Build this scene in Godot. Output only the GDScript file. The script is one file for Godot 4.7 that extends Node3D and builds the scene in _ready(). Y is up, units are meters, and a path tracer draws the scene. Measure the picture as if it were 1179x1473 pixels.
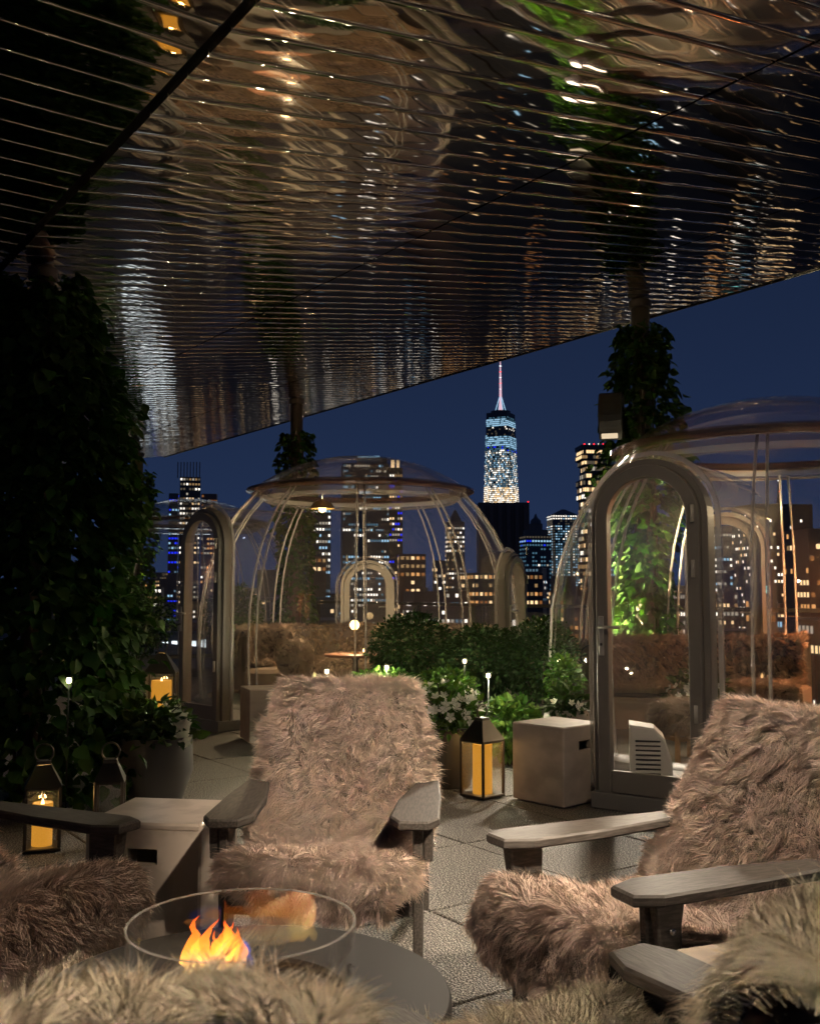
extends Node3D
# Rooftop terrace at night. y up, metres. The camera stands at the origin looking along -z.
const EYE := 1.3
const FOC := 1458.0            # focal length in photograph pixels (1179 x 1473)
const PITCH := 0.0780
var axis_a := Vector3(-sin(deg_to_rad(35.0)), 0, -cos(deg_to_rad(35.0)))   # along the canopy seams
var axis_b := Vector3(cos(deg_to_rad(35.0)), 0, -sin(deg_to_rad(35.0)))    # across them
var rng := RandomNumberGenerator.new()
var noise := FastNoiseLite.new()
var used := {}
var M := {}
var leaf_meshes := {}
var tufts := []
var fine_tufts := []

# ------------------------------------------------------------------ helpers
func lin(r: float, g: float, b: float, a := 1.0) -> Color:
	var c := Color(r, g, b).linear_to_srgb()
	c.a = a
	return c

func mat(key: String, c: Color, rough := 0.6, metal := 0.0) -> StandardMaterial3D:
	var m := StandardMaterial3D.new()
	m.resource_name = key
	m.albedo_color = c
	m.roughness = rough
	m.metallic = metal
	m.cull_mode = BaseMaterial3D.CULL_DISABLED
	M[key] = m
	return m

func glow(key: String, c: Color, energy: float) -> StandardMaterial3D:
	var m := mat(key, lin(0.02, 0.02, 0.02), 0.8)
	m.emission_enabled = true
	m.emission = c
	m.emission_energy_multiplier = energy
	return m

func glass(key: String, c: Color, alpha: float, rough := 0.02) -> StandardMaterial3D:
	var m := mat(key, Color(c.r, c.g, c.b, alpha), rough)
	m.transparency = BaseMaterial3D.TRANSPARENCY_ALPHA
	return m

func noise_tex(freq: float, size := 512, octaves := 4, ramp: Gradient = null, seed_ := 1) -> NoiseTexture2D:
	var n := FastNoiseLite.new()
	n.seed = seed_
	n.frequency = freq
	n.fractal_octaves = octaves
	var t := NoiseTexture2D.new()
	t.width = size
	t.height = size
	t.seamless = true
	t.noise = n
	if ramp:
		t.color_ramp = ramp
	return t

func ramp2(a: Color, b: Color, lo := 0.0, hi := 1.0) -> Gradient:
	var g := Gradient.new()
	g.set_color(0, a)
	g.set_color(1, b)
	g.set_offset(0, lo)
	g.set_offset(1, hi)
	return g

func tri_map(m: StandardMaterial3D, scale: float, world := true) -> void:
	m.uv1_triplanar = true
	m.uv1_world_triplanar = world
	m.uv1_scale = Vector3.ONE * scale

func numbered(called: String) -> String:
	if not used.has(called):
		used[called] = 0
		return called
	used[called] += 1
	return "%s_%03d" % [called, used[called]]

func tag(o: Node, label: String, category: String, group := "", kind := "") -> void:
	if label: o.set_meta("label", label)
	if category: o.set_meta("category", category)
	if group: o.set_meta("group", group)
	if kind: o.set_meta("kind", kind)

func thing(called: String, label: String, category: String, at := Vector3.ZERO, yaw := 0.0, group := "") -> Node3D:
	var o := Node3D.new()
	o.name = numbered(called)
	add_child(o)
	o.position = at
	o.rotation.y = yaw
	tag(o, label, category, group)
	return o

func put(called: String, mesh: Mesh, m: Material, parent: Node = null, xf := Transform3D.IDENTITY) -> MeshInstance3D:
	var o := MeshInstance3D.new()
	o.name = called if parent else numbered(called)
	o.mesh = mesh
	o.material_override = m
	(parent if parent else self).add_child(o, true)
	o.transform = xf
	return o

func structure(called: String, mesh: Mesh, m: Material, xf := Transform3D.IDENTITY) -> MeshInstance3D:
	var o := put(called, mesh, m, null, xf)
	o.set_meta("kind", "structure")
	return o

# a mesh collector with a few shapes
class Shape:
	var st := SurfaceTool.new()
	var soft := false
	var sheet := 0
	func _init(smooth := false) -> void:
		soft = smooth
		st.begin(Mesh.PRIMITIVE_TRIANGLES)
		st.set_smooth_group(0 if smooth else -1)
	func tri(a: Vector3, b: Vector3, c: Vector3, out: Vector3) -> void:
		var n := (b - a).cross(c - a)
		if n.length_squared() < 1e-16:
			return
		st.add_vertex(a)
		if n.dot(out) > 0:
			st.add_vertex(c)
			st.add_vertex(b)
		else:
			st.add_vertex(b)
			st.add_vertex(c)
	func quad(a: Vector3, b: Vector3, c: Vector3, d: Vector3, out: Vector3) -> void:
		tri(a, b, c, out)
		tri(a, c, d, out)
	func box(size: Vector3, xf := Transform3D.IDENTITY, bev := 0.004) -> Shape:
		var h := size * 0.5
		bev = min(bev, min(h.x, min(h.y, h.z)) * 0.9)
		for i in 3:
			var u := (i + 1) % 3
			var v := (i + 2) % 3
			for s in [-1.0, 1.0]:
				var q := []
				for k in [[-1, -1], [1, -1], [1, 1], [-1, 1]]:
					var p := Vector3.ZERO
					p[i] = h[i] * s
					p[u] = (h[u] - bev) * k[0]
					p[v] = (h[v] - bev) * k[1]
					q.append(xf * p)
				var o := Vector3.ZERO
				o[i] = s
				quad(q[0], q[1], q[2], q[3], xf.basis * o)
			for su in [-1.0, 1.0]:
				for sv in [-1.0, 1.0]:
					var e := []
					for k in [[0, -1], [0, 1], [1, 1], [1, -1]]:
						var p := Vector3.ZERO
						p[i] = (h[i] - bev) * k[1]
						p[u] = (h[u] if k[0] == 0 else h[u] - bev) * su
						p[v] = (h[v] - bev if k[0] == 0 else h[v]) * sv
						e.append(xf * p)
					var o := Vector3.ZERO
					o[u] = su
					o[v] = sv
					quad(e[0], e[1], e[2], e[3], xf.basis * o)
		for sx in [-1.0, 1.0]:
			for sy in [-1.0, 1.0]:
				for sz in [-1.0, 1.0]:
					var s := Vector3(sx, sy, sz)
					tri(xf * (Vector3(h.x, h.y - bev, h.z - bev) * s), xf * (Vector3(h.x - bev, h.y, h.z - bev) * s), xf * (Vector3(h.x - bev, h.y - bev, h.z) * s), xf.basis * s)
		return self
	# convex or gently concave outline in xy, extruded along z, chamfered
	func prism(poly: PackedVector2Array, depth: float, xf := Transform3D.IDENTITY, bev := 0.004) -> Shape:
		if Geometry2D.is_polygon_clockwise(poly):
			poly.reverse()
		var n := poly.size()
		var inner := PackedVector2Array()
		for i in n:
			var d0 := (poly[i] - poly[(i + n - 1) % n]).normalized()
			var d1 := (poly[(i + 1) % n] - poly[i]).normalized()
			var m := Vector2(-d0.y - d1.y, d0.x + d1.x)
			m = m / max(0.3, m.length_squared() * 0.5)
			inner.append(poly[i] + m * bev)
		var ids := Geometry2D.triangulate_polygon(inner)
		var hz := depth * 0.5
		for s in [-1.0, 1.0]:
			for k in range(0, ids.size(), 3):
				tri(xf * Vector3(inner[ids[k]].x, inner[ids[k]].y, hz * s), xf * Vector3(inner[ids[k + 1]].x, inner[ids[k + 1]].y, hz * s), xf * Vector3(inner[ids[k + 2]].x, inner[ids[k + 2]].y, hz * s), xf.basis * Vector3(0, 0, s))
			for i in n:
				var j := (i + 1) % n
				var d := poly[j] - poly[i]
				var o := Vector3(d.y, -d.x, 0)
				quad(xf * Vector3(poly[i].x, poly[i].y, (hz - bev) * s), xf * Vector3(poly[j].x, poly[j].y, (hz - bev) * s), xf * Vector3(inner[j].x, inner[j].y, hz * s), xf * Vector3(inner[i].x, inner[i].y, hz * s), xf.basis * (o.normalized() + Vector3(0, 0, s)))
		for i in n:
			var j := (i + 1) % n
			var d := poly[j] - poly[i]
			quad(xf * Vector3(poly[i].x, poly[i].y, -hz + bev), xf * Vector3(poly[j].x, poly[j].y, -hz + bev), xf * Vector3(poly[j].x, poly[j].y, hz - bev), xf * Vector3(poly[i].x, poly[i].y, hz - bev), xf.basis * Vector3(d.y, -d.x, 0))
		return self
	func tube(path: Array, radii: Array, sides := 10, caps := true) -> Shape:
		var rings := []
		var side := Vector3.ZERO
		for i in path.size():
			var t: Vector3 = (path[min(i + 1, path.size() - 1)] - path[max(i - 1, 0)]).normalized()
			if side == Vector3.ZERO:
				side = t.cross(Vector3.UP if abs(t.y) < 0.9 else Vector3.RIGHT).normalized()
			side = (side - t * side.dot(t)).normalized()
			var up := t.cross(side)
			var ring := []
			for k in sides:
				var a := TAU * k / sides
				ring.append(path[i] + (side * cos(a) + up * sin(a)) * radii[min(i, radii.size() - 1)])
			rings.append(ring)
		for i in path.size() - 1:
			for k in sides:
				var j := (k + 1) % sides
				quad(rings[i][k], rings[i][j], rings[i + 1][j], rings[i + 1][k], rings[i][k] + rings[i][j] - path[i] * 2.0)
		if caps:
			for e in [0, path.size() - 1]:
				var o: Vector3 = path[0] - path[1] if e == 0 else path[e] - path[e - 1]
				for k in sides:
					tri(path[e], rings[e][k], rings[e][(k + 1) % sides], o)
		return self
	# profile of (radius, height), turned about y; the side that faces out follows the profile's own turn
	func lathe(prof: Array, seg := 48, a0 := 0.0, a1 := TAU, at := Vector3.ZERO) -> Shape:
		for i in prof.size() - 1:
			var p: Vector2 = prof[i]
			var q: Vector2 = prof[i + 1]
			var d := q - p
			if soft and (i == 0 or absf(d.angle_to(p - prof[i - 1])) > 0.7):      # a sharp edge in the profile stays sharp
				sheet += 1
			if soft:
				st.set_smooth_group(sheet)
			for k in seg:
				var a := lerpf(a0, a1, float(k) / seg)
				var b := lerpf(a0, a1, float(k + 1) / seg)
				var m := (a + b) * 0.5
				quad(at + Vector3(sin(a) * p.x, p.y, cos(a) * p.x), at + Vector3(sin(b) * p.x, p.y, cos(b) * p.x), at + Vector3(sin(b) * q.x, q.y, cos(b) * q.x), at + Vector3(sin(a) * q.x, q.y, cos(a) * q.x), Vector3(sin(m) * d.y, -d.x, cos(m) * d.y))
		return self
	func mesh() -> ArrayMesh:
		st.generate_normals()
		return st.commit()

func dirv(deg: float) -> Vector3:      # heading: 0 away from the camera, positive to its right
	return Vector3(sin(deg_to_rad(deg)), 0, -cos(deg_to_rad(deg)))

func facing(f: Vector3) -> float:      # yaw that turns local +z to f
	return atan2(f.x, f.z)

func lamp_light(parent: Node, kind: String, at: Vector3, c: Color, energy: float, size: float, aim := Vector3.ZERO, angle := 45.0) -> void:
	var l: Light3D
	if kind == "spot":
		var s := SpotLight3D.new()
		s.spot_angle = angle
		s.spot_angle_attenuation = 0.7
		s.spot_range = 60.0
		s.spot_attenuation = 2.0
		l = s
	else:
		var s := OmniLight3D.new()
		s.omni_range = 40.0
		s.omni_attenuation = 2.0
		l = s
	l.name = "glow_light"
	l.light_color = c
	l.light_energy = energy
	l.light_size = size
	l.shadow_enabled = true
	parent.add_child(l, true)
	l.global_position = at
	if kind == "spot":
		l.look_at(aim, Vector3.UP if abs((aim - at).normalized().y) < 0.98 else Vector3.RIGHT)

# ------------------------------------------------------------------ scene
func _ready() -> void:
	rng.seed = 7
	noise.seed = 3
	noise.frequency = 1.0
	# camera
	var cam := Camera3D.new()
	cam.name = "camera"
	add_child(cam)
	cam.position = Vector3(0, EYE, 0)
	cam.rotation.x = PITCH
	cam.fov = rad_to_deg(2.0 * atan(736.5 / FOC))
	cam.near = 0.05
	cam.far = 9000.0
	cam.current = true
	var att := CameraAttributesPhysical.new()
	att.frustum_focal_length = 12.0 * FOC / 736.5
	att.frustum_near = 0.05
	att.frustum_far = 9000.0
	att.frustum_focus_distance = 4.6
	att.exposure_aperture = 6.2
	cam.attributes = att
	cam.fov = rad_to_deg(2.0 * atan(736.5 / FOC))
	# night sky
	var env := Environment.new()
	env.background_mode = Environment.BG_SKY
	var psm := ProceduralSkyMaterial.new()
	psm.sky_top_color = Color(0.078, 0.118, 0.208)
	psm.sky_horizon_color = Color(0.14, 0.20, 0.325)
	psm.sky_curve = 0.16
	psm.ground_bottom_color = Color(0.02, 0.02, 0.025)
	psm.ground_horizon_color = Color(0.06, 0.07, 0.09)
	var sky := Sky.new()
	sky.sky_material = psm
	env.sky = sky
	env.tonemap_mode = Environment.TONE_MAPPER_LINEAR
	env.tonemap_exposure = 1.0
	env.sdfgi_enabled = true
	env.ssao_enabled = true
	env.ssil_enabled = true
	var we := WorldEnvironment.new()
	we.name = "world_environment"
	we.environment = env
	add_child(we)
	var moon := DirectionalLight3D.new()
	moon.name = "moon"
	moon.light_energy = 0.004
	moon.light_color = Color(0.8, 0.88, 1.0)
	moon.light_angular_distance = 0.5
	moon.shadow_enabled = true
	moon.sky_mode = DirectionalLight3D.SKY_MODE_LIGHT_ONLY
	add_child(moon)
	moon.rotation = Vector3(deg_to_rad(-50), deg_to_rad(120), 0)
	materials()
	terrace()
	canopy()
	columns_and_lamps()
	city()
	domes()
	fire_pit()
	chairs()
	small_furniture()
	planting()

func materials() -> void:
	var m := mat("polished_bronze", lin(0.80, 0.745, 0.685), 0.035, 1.0)
	m.heightmap_enabled = true
	m.heightmap_texture = noise_tex(0.012, 512, 2)
	m.heightmap_scale = 0.14
	tri_map(m, 0.45)
	mat("canopy_dark", lin(0.012, 0.011, 0.01), 0.7)
	m = mat("paver", Color.WHITE, 0.5)
	m.albedo_texture = noise_tex(0.10, 1024, 2, ramp2(lin(0.03, 0.028, 0.026), lin(0.42, 0.39, 0.35), 0.42, 0.68), 5)
	m.heightmap_enabled = true
	m.heightmap_texture = noise_tex(0.10, 1024, 2, null, 5)
	m.heightmap_scale = 0.9
	tri_map(m, 0.9)
	for v in [["paver_light", 1.04, 0.37], ["paver_dark", 0.95, 0.71]]:
		var pv: StandardMaterial3D = m.duplicate()
		pv.resource_name = v[0]
		pv.albedo_color = Color.WHITE * v[1]
		pv.albedo_color.a = 1.0
		pv.uv1_offset = Vector3(v[2], v[2] * 1.7, v[2] * 0.6)
		M[v[0]] = pv
	mat("slab", lin(0.012, 0.012, 0.012), 0.9)
	mat("dark_steel", lin(0.03, 0.028, 0.026), 0.45, 0.3)
	mat("pole_steel", lin(0.12, 0.10, 0.085), 0.4, 0.5)
	m = mat("chair_board", Color.WHITE, 0.5)
	m.albedo_texture = noise_tex(0.03, 512, 4, ramp2(lin(0.040, 0.034, 0.029), lin(0.082, 0.072, 0.063), 0.3, 0.7), 9)
	m.heightmap_enabled = true
	m.heightmap_texture = noise_tex(0.06, 512, 4, null, 10)
	m.heightmap_scale = 0.05
	m.uv1_triplanar = true
	m.uv1_scale = Vector3(6, 6, 0.8)
	m = mat("lacquer", Color.WHITE, 0.3)
	m.albedo_texture = noise_tex(0.008, 512, 5, ramp2(lin(0.40, 0.335, 0.28), lin(0.54, 0.46, 0.39), 0.25, 0.65), 21)
	tri_map(m, 1.3)
	m.clearcoat_enabled = true
	m.clearcoat = 0.5
	m.clearcoat_roughness = 0.12
	mat("pit_metal", lin(0.018, 0.016, 0.015), 0.6, 0.0)
	mat("black_metal", lin(0.012, 0.012, 0.012), 0.5, 0.2)
	mat("pot_grey", lin(0.06, 0.056, 0.052), 0.5)
	mat("soil", lin(0.02, 0.014, 0.01), 0.95)
	mat("frame_grey", lin(0.22, 0.20, 0.175), 0.42, 0.1)
	mat("satin", lin(0.5, 0.47, 0.42), 0.35, 0.3)
	mat("plinth_grey", lin(0.2, 0.19, 0.175), 0.5)
	mat("chrome", lin(0.7, 0.68, 0.64), 0.18, 1.0)
	m = glass("dome_sheet", Color(0.78, 0.74, 0.70), 0.022, 0.03)

	glass("dome_rib", Color(0.84, 0.82, 0.80), 0.40, 0.05)
	glass("dome_cap", Color(0.7, 0.6, 0.5), 0.04, 0.03)
	m = glass("guard_glass", Color(0.8, 0.8, 0.78), 0.002, 0.0)
	m.metallic_specular = 0.4
	glass("clear_pane", Color(0.8, 0.8, 0.78), 0.02, 0.01)
	mat("hide", lin(0.17, 0.12, 0.095), 0.95)
	mat("hide_dark", lin(0.06, 0.042, 0.03), 0.95)
	mat("hide_cream", lin(0.5, 0.42, 0.31), 0.95)
	m = mat("wool", Color.WHITE, 0.85)
	m.vertex_color_use_as_albedo = true
	m.backlight_enabled = true
	m.backlight = Color(0.74, 0.69, 0.64)
	m = mat("leaf", Color.WHITE, 0.6)
	m.metallic_specular = 0.25
	m.vertex_color_use_as_albedo = true
	m.backlight_enabled = true
	m.backlight = Color(0.45, 0.55, 0.2)
	mat("bark", lin(0.05, 0.035, 0.025), 0.9)
	m = mat("petal", lin(0.75, 0.74, 0.66), 0.6)
	m.backlight_enabled = true
	m.backlight = Color(0.5, 0.5, 0.45)
	mat("upholstery", lin(0.20, 0.14, 0.10), 0.9)
	mat("oak", lin(0.42, 0.26, 0.13), 0.5)
	mat("table_wood", lin(0.16, 0.08, 0.05), 0.35)
	mat("white_plastic", lin(0.55, 0.53, 0.49), 0.45)
	glow("candle_glow", Color(1.0, 0.68, 0.22), 0.62)
	glow("lamp_warm", Color(1.0, 0.82, 0.55), 6.0)
	glow("lamp_white", Color(1.0, 0.93, 0.75), 9.0)
	glow("heater_glow", Color(1.0, 0.45, 0.15), 0.9)
	mat("candle_wax", lin(0.8, 0.55, 0.22), 0.5)
	# city
	for k in 6:
		mat("facade%d" % k, [lin(0.16, 0.15, 0.15), lin(0.22, 0.20, 0.19), lin(0.15, 0.16, 0.18), lin(0.24, 0.16, 0.13), lin(0.09, 0.095, 0.10), lin(0.13, 0.15, 0.17)][k], 0.5)
	mat("asphalt", lin(0.04, 0.04, 0.042), 0.9)
	glow("w_warm", Color(1.0, 0.84, 0.62), 1.40)
	glow("w_white", Color(1.0, 0.96, 0.90), 1.82)
	glow("w_cool", Color(0.62, 0.80, 0.92), 1.12)
	glow("w_dim", Color(0.55, 0.50, 0.42), 0.35)
	glow("w_warm2", Color(1.0, 0.80, 0.55), 0.32)
	glow("w_white2", Color(1.0, 0.95, 0.86), 0.42)
	glow("w_cool2", Color(0.62, 0.80, 0.92), 0.25)
	glow("w_amber2", Color(1.0, 0.66, 0.38), 0.25)
	glow("w_blue", Color(0.12, 0.20, 1.0), 1.2)
	glow("w_red", Color(1.0, 0.12, 0.12), 3.0)
	glow("w_teal", Color(0.36, 0.54, 0.64), 0.6)
	glow("w_amber", Color(1.0, 0.72, 0.44), 0.8)
	glow("w_bright", Color(0.93, 0.98, 1.0), 2.0)

# ------------------------------------------------------------------ pixels of the photograph to directions and places
func ray(px: float, py: float) -> Vector3:
	return (Vector3((px - 589.5) / FOC, (736.5 - py) / FOC, -1.0)).rotated(Vector3.RIGHT, PITCH)

func on_level(px: float, py: float, h := 0.0) -> Vector3:     # where the sight line meets the level h
	var r := ray(px, py)
	return Vector3(0, EYE, 0) + r * ((h - EYE) / r.y)

func at_depth(px: float, py: float, d: float) -> Vector3:
	var r := ray(px, py)
	return Vector3(0, EYE, 0) + r * (d / -r.z)

func ab(a: float, b: float, h := 0.0) -> Vector3:
	return axis_a * a + axis_b * b + Vector3.UP * h

# ------------------------------------------------------------------ terrace
func terrace() -> void:
	var turn := Basis(axis_b, Vector3.UP, -axis_a)
	structure("terrace_slab", Shape.new().box(Vector3(19.0, 0.6, 40.0), Transform3D.IDENTITY, 0.01).mesh(), M.slab, Transform3D(turn, ab(11.0, 0.0, -0.345)))
	var floor_root := Node3D.new()
	floor_root.name = "terrace_pavement"
	add_child(floor_root)
	tag(floor_root, "", "", "", "structure")
	var corner := on_level(668, 1213)
	var s := 0.80
	var a0 := fposmod(corner.dot(axis_a), s)
	var b0 := fposmod(corner.dot(axis_b), s)
	var tile := Shape.new().box(Vector3(s - 0.013, 0.05, s - 0.013), Transform3D.IDENTITY, 0.004).mesh()
	var rest := SurfaceTool.new()
	rest.begin(Mesh.PRIMITIVE_TRIANGLES)
	for i in range(-10, 36):
		for j in range(-11, 12):
			var c := ab(a0 + (i + 0.5) * s, b0 + (j + 0.5) * s)
			if c.dot(axis_b) > 9.4 or c.dot(axis_b) < -9.0 or c.dot(axis_a) > 30.0:
				continue
			var wob := Vector3(0, rng.randf_range(-0.0015, 0.0015), 0)
			var xf := Transform3D(turn.rotated(axis_a, rng.randf_range(-0.002, 0.002)), c + wob + Vector3(0, -0.025, 0))
			var d := -c.z
			if d > 2.2 and d < 9.0 and absf(c.x) < 0.43 * d + 0.5:
				put("paver", tile, M[["paver", "paver_light", "paver_dark"][rng.randi() % 3]], floor_root, xf)
			else:
				rest.append_from(tile, 0, xf)
	var o := put("far_paver", rest.commit(), M.paver, floor_root)
	o.set_meta("kind", "stuff")
	# glass balustrade at the roof edge
	var rail := thing("glass_balustrade", "dark framed glass balustrade along the roof edge behind the domes", "balustrade")
	for k in 22:
		var a := -6.0 + k * 1.6
		put("post", Shape.new().box(Vector3(0.05, 1.08, 0.05)).mesh(), M.dark_steel, rail, Transform3D(turn, ab(a, 9.42, 0.54)))
		if k < 21:
			put("pane", Shape.new().box(Vector3(0.012, 0.92, 1.5), Transform3D.IDENTITY, 0.002).mesh(), M.clear_pane, rail, Transform3D(turn, ab(a + 0.8, 9.42, 0.55)))
	put("handrail", Shape.new().box(Vector3(0.07, 0.045, 33.8)).mesh(), M.dark_steel, rail, Transform3D(turn, ab(10.8, 9.42, 1.10)))

# ------------------------------------------------------------------ canopy
const HE := 4.5
const HF := 3.415
const QF := 1.54
const QE := 8.98
func canopy_height(p: Vector3) -> float:
	var q := p.dot(axis_b)
	return HF if q < QF else HF + (q - QF) * (HE - HF) / (QE - QF)

# a folded metal strip: shallow crowned face below, rolled lips, upturned sides
func strip_mesh(len: float, w: float) -> ArrayMesh:
	var s := Shape.new(true)
	var hz := w * 0.5
	var pts := [Vector2(-hz, 0.015), Vector2(-hz, -0.009), Vector2(-hz + 0.002, -0.0125), Vector2(-hz + 0.006, -0.0138)]
	for k in range(1, 12):
		var t := k / 12.0 * 2.0 - 1.0
		pts.append(Vector2(t * (hz - 0.006), -0.0138 - 0.0015 * (1.0 - t * t)))
	pts.append_array([Vector2(hz - 0.006, -0.0138), Vector2(hz - 0.002, -0.0125), Vector2(hz, -0.009), Vector2(hz, 0.015)])
	for i in pts.size() - 1:
		var a: Vector2 = pts[i]
		var b: Vector2 = pts[i + 1]
		s.st.set_smooth_group(1)
		s.quad(Vector3(-len * 0.5, a.y, a.x), Vector3(len * 0.5, a.y, a.x), Vector3(len * 0.5, b.y, b.x), Vector3(-len * 0.5, b.y, b.x), Vector3(0, (a.x - b.x) - 0.001, (b.y - a.y)  if absf(b.x - a.x) > 0.0001 else a.x))
	s.st.set_smooth_group(-1)
	s.quad(Vector3(-len * 0.5, 0.015, -hz), Vector3(len * 0.5, 0.015, -hz), Vector3(len * 0.5, 0.015, hz), Vector3(-len * 0.5, 0.015, hz), Vector3.UP)
	for e in [-1.0, 1.0]:
		s.quad(Vector3(e * len * 0.5, 0.015, -hz), Vector3(e * len * 0.5, 0.015, hz), Vector3(e * len * 0.5, -0.0135, hz), Vector3(e * len * 0.5, -0.0135, -hz), Vector3(e, 0, 0))
	return s.mesh()

func canopy() -> void:
	var root := thing("canopy", "polished bronze slatted canopy ceiling mirroring the city lights", "canopy")
	var th := atan((HE - HF) / (QE - QF))
	var bx := axis_b * cos(th) + Vector3.UP * sin(th)
	var tilted := Basis(bx, (-axis_a).cross(bx), -axis_a)
	var level := Basis(axis_b, Vector3.UP, -axis_a)
	var pitch := 0.2101
	var plen := (QE - QF) / 3.0 / cos(th)
	var strip := strip_mesh(plen - 0.02, pitch - 0.008)
	var llen := 4.6
	var lstrip := strip_mesh(llen, pitch - 0.008)
	var far := SurfaceTool.new()
	far.begin(Mesh.PRIMITIVE_TRIANGLES)
	var a0 := 3.195 - pitch * 0.5
	for i in range(-48, 95):
		var a := a0 + i * pitch
		if a > 23.1:
			break
		for k in 3:
			var q := QF + 0.012 + (QE - QF) / 3.0 * (k + 0.5)
			var turned := tilted.rotated(bx, rng.randf_range(-0.0035, 0.0035)).rotated(axis_a, rng.randf_range(-0.0015, 0.0015))
			var xf := Transform3D(turned, ab(a, q, HF + (q - QF) * tan(th)) + tilted.y * 0.015)
			if a > 0.4 and a < 13.0:
				put("strip", strip, M.polished_bronze, root, xf)
			else:
				far.append_from(strip, 0, xf)
		var lx := Transform3D(level.rotated(axis_b, rng.randf_range(-0.003, 0.003)), ab(a, QF - 0.03 - llen * 0.5, HF + 0.015))
		if a > 1.5 and a < 8.0:
			put("strip", lstrip, M.polished_bronze, root, lx)
		else:
			far.append_from(lstrip, 0, lx)
	put("far_strip", far.commit(), M.polished_bronze, root).set_meta("kind", "stuff")
	var mid_a := (a0 - 48 * pitch + 23.1) * 0.5
	var len_a := 23.15 - (a0 - 48 * pitch)
	put("roof_deck", Shape.new().box(Vector3(plen * 3.0 + 0.02, 0.12, len_a)).mesh(), M.canopy_dark, root, Transform3D(tilted, ab(mid_a, (QF + QE) * 0.5 + 0.01, (HF + HE) * 0.5) + tilted.y * 0.105))
	put("roof_deck", Shape.new().box(Vector3(llen + 0.3, 0.12, len_a)).mesh(), M.canopy_dark, root, Transform3D(level, ab(mid_a, QF - 0.03 - llen * 0.5, HF + 0.105)))
	put("edge_trim", Shape.new().box(Vector3(0.02, 0.11, len_a)).mesh(), M.dark_steel, root, Transform3D(tilted, ab(mid_a, QE + 0.022, HE + 0.045)))

# ------------------------------------------------------------------ leaves
func leaf_mesh(kind: String) -> ArrayMesh:
	if leaf_meshes.has(kind):
		return leaf_meshes[kind]
	var s := Shape.new(true)
	# a folded leaf one unit long, growing along +z, its face up
	var w: float = {"ivy": 0.42, "box": 0.30, "long": 0.16, "petal": 0.40}[kind]
	var prev := [Vector3.ZERO, Vector3.ZERO, Vector3.ZERO]
	for i in range(1, 5):
		var t := i / 4.0
		var ww := w * sin(PI * pow(t, 0.75)) if i < 4 else 0.0
		var y := -0.22 * t * t
		var cur := [Vector3(-ww, y + ww * 0.35, t), Vector3(0, y, t), Vector3(ww, y + ww * 0.35, t)]
		s.quad(prev[0], prev[1], cur[1], cur[0], Vector3.UP)
		s.quad(prev[1], prev[2], cur[2], cur[1], Vector3.UP)
		prev = cur
	leaf_meshes[kind] = s.mesh()
	return leaf_meshes[kind]

func scatter(called: String, mesh: Mesh, m: Material, parent: Node, xfs: Array, cols: Array) -> void:
	var mm := MultiMesh.new()
	mm.transform_format = MultiMesh.TRANSFORM_3D
	mm.use_colors = true
	mm.mesh = mesh
	mm.instance_count = xfs.size()
	for i in xfs.size():
		mm.set_instance_transform(i, xfs[i])
		mm.set_instance_color(i, cols[i])
	var o := MultiMeshInstance3D.new()
	o.name = called
	o.multimesh = mm
	o.material_override = m
	o.set_meta("kind", "stuff")
	parent.add_child(o, true)

func leaf_basis(out: Vector3, droop: float, size: float) -> Basis:
	var z := (out + Vector3(rng.randfn(0, 0.5), rng.randfn(0, 0.45) - droop, rng.randfn(0, 0.5))).normalized()
	var y := (out * 0.6 + Vector3.UP * 0.8 + Vector3(rng.randfn(0, 0.5), rng.randfn(0, 0.4), rng.randfn(0, 0.5)))
	var x := y.cross(z).normalized()
	y = z.cross(x)
	return Basis(x, y, z) * size

func leaf_color(base: Color) -> Color:
	var k := rng.randf_range(0.55, 1.4)
	return Color(base.r * k * rng.randf_range(0.8, 1.35), base.g * k, base.b * k * rng.randf_range(0.7, 1.2))

# leaves round an upright axis; radius by height
func ivy_round(parent: Node, h0: float, h1: float, radius: Callable, count: int, size: float, base: Color) -> void:
	var xfs := []
	var cols := []
	while xfs.size() < count:
		var h := rng.randf_range(h0, h1)
		var a := rng.randf() * TAU
		var lump := noise.get_noise_3d(cos(a) * 1.3 + parent.position.x * 3.1, h * 1.6, sin(a) * 1.3 + parent.position.z)
		if noise.get_noise_3d(cos(a) * 3.0, h * 4.0 + parent.position.x, sin(a) * 3.0) < -0.32:
			continue
		var r: float = radius.call(h, a) * (1.0 + 0.45 * lump) * (1.0 - 0.45 * pow(rng.randf(), 2.2))
		if rng.randf() < 0.05:
			r *= rng.randf_range(1.05, 1.35)
		var out := Vector3(sin(a), 0, cos(a))
		xfs.append(Transform3D(leaf_basis(out, 0.5, size * rng.randf_range(0.6, 1.25)), out * r + Vector3.UP * h))
		cols.append(leaf_color(base))
	scatter("ivy", leaf_mesh("ivy"), M.leaf, parent, xfs, cols)

func vines(parent: Node, n: int, h1: float, r: float) -> void:
	var s := Shape.new(true)
	for k in n:
		var a := TAU * k / n + rng.randf()
		var pts := []
		for i in 16:
			var h := h1 * i / 15.0
			var aa := a + 0.9 * sin(h * 1.3 + k)
			pts.append(Vector3(sin(aa) * r, h, cos(aa) * r))
		s.tube(pts, [0.012], 5)
	put("stem", s.mesh(), M.bark, parent)

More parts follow.
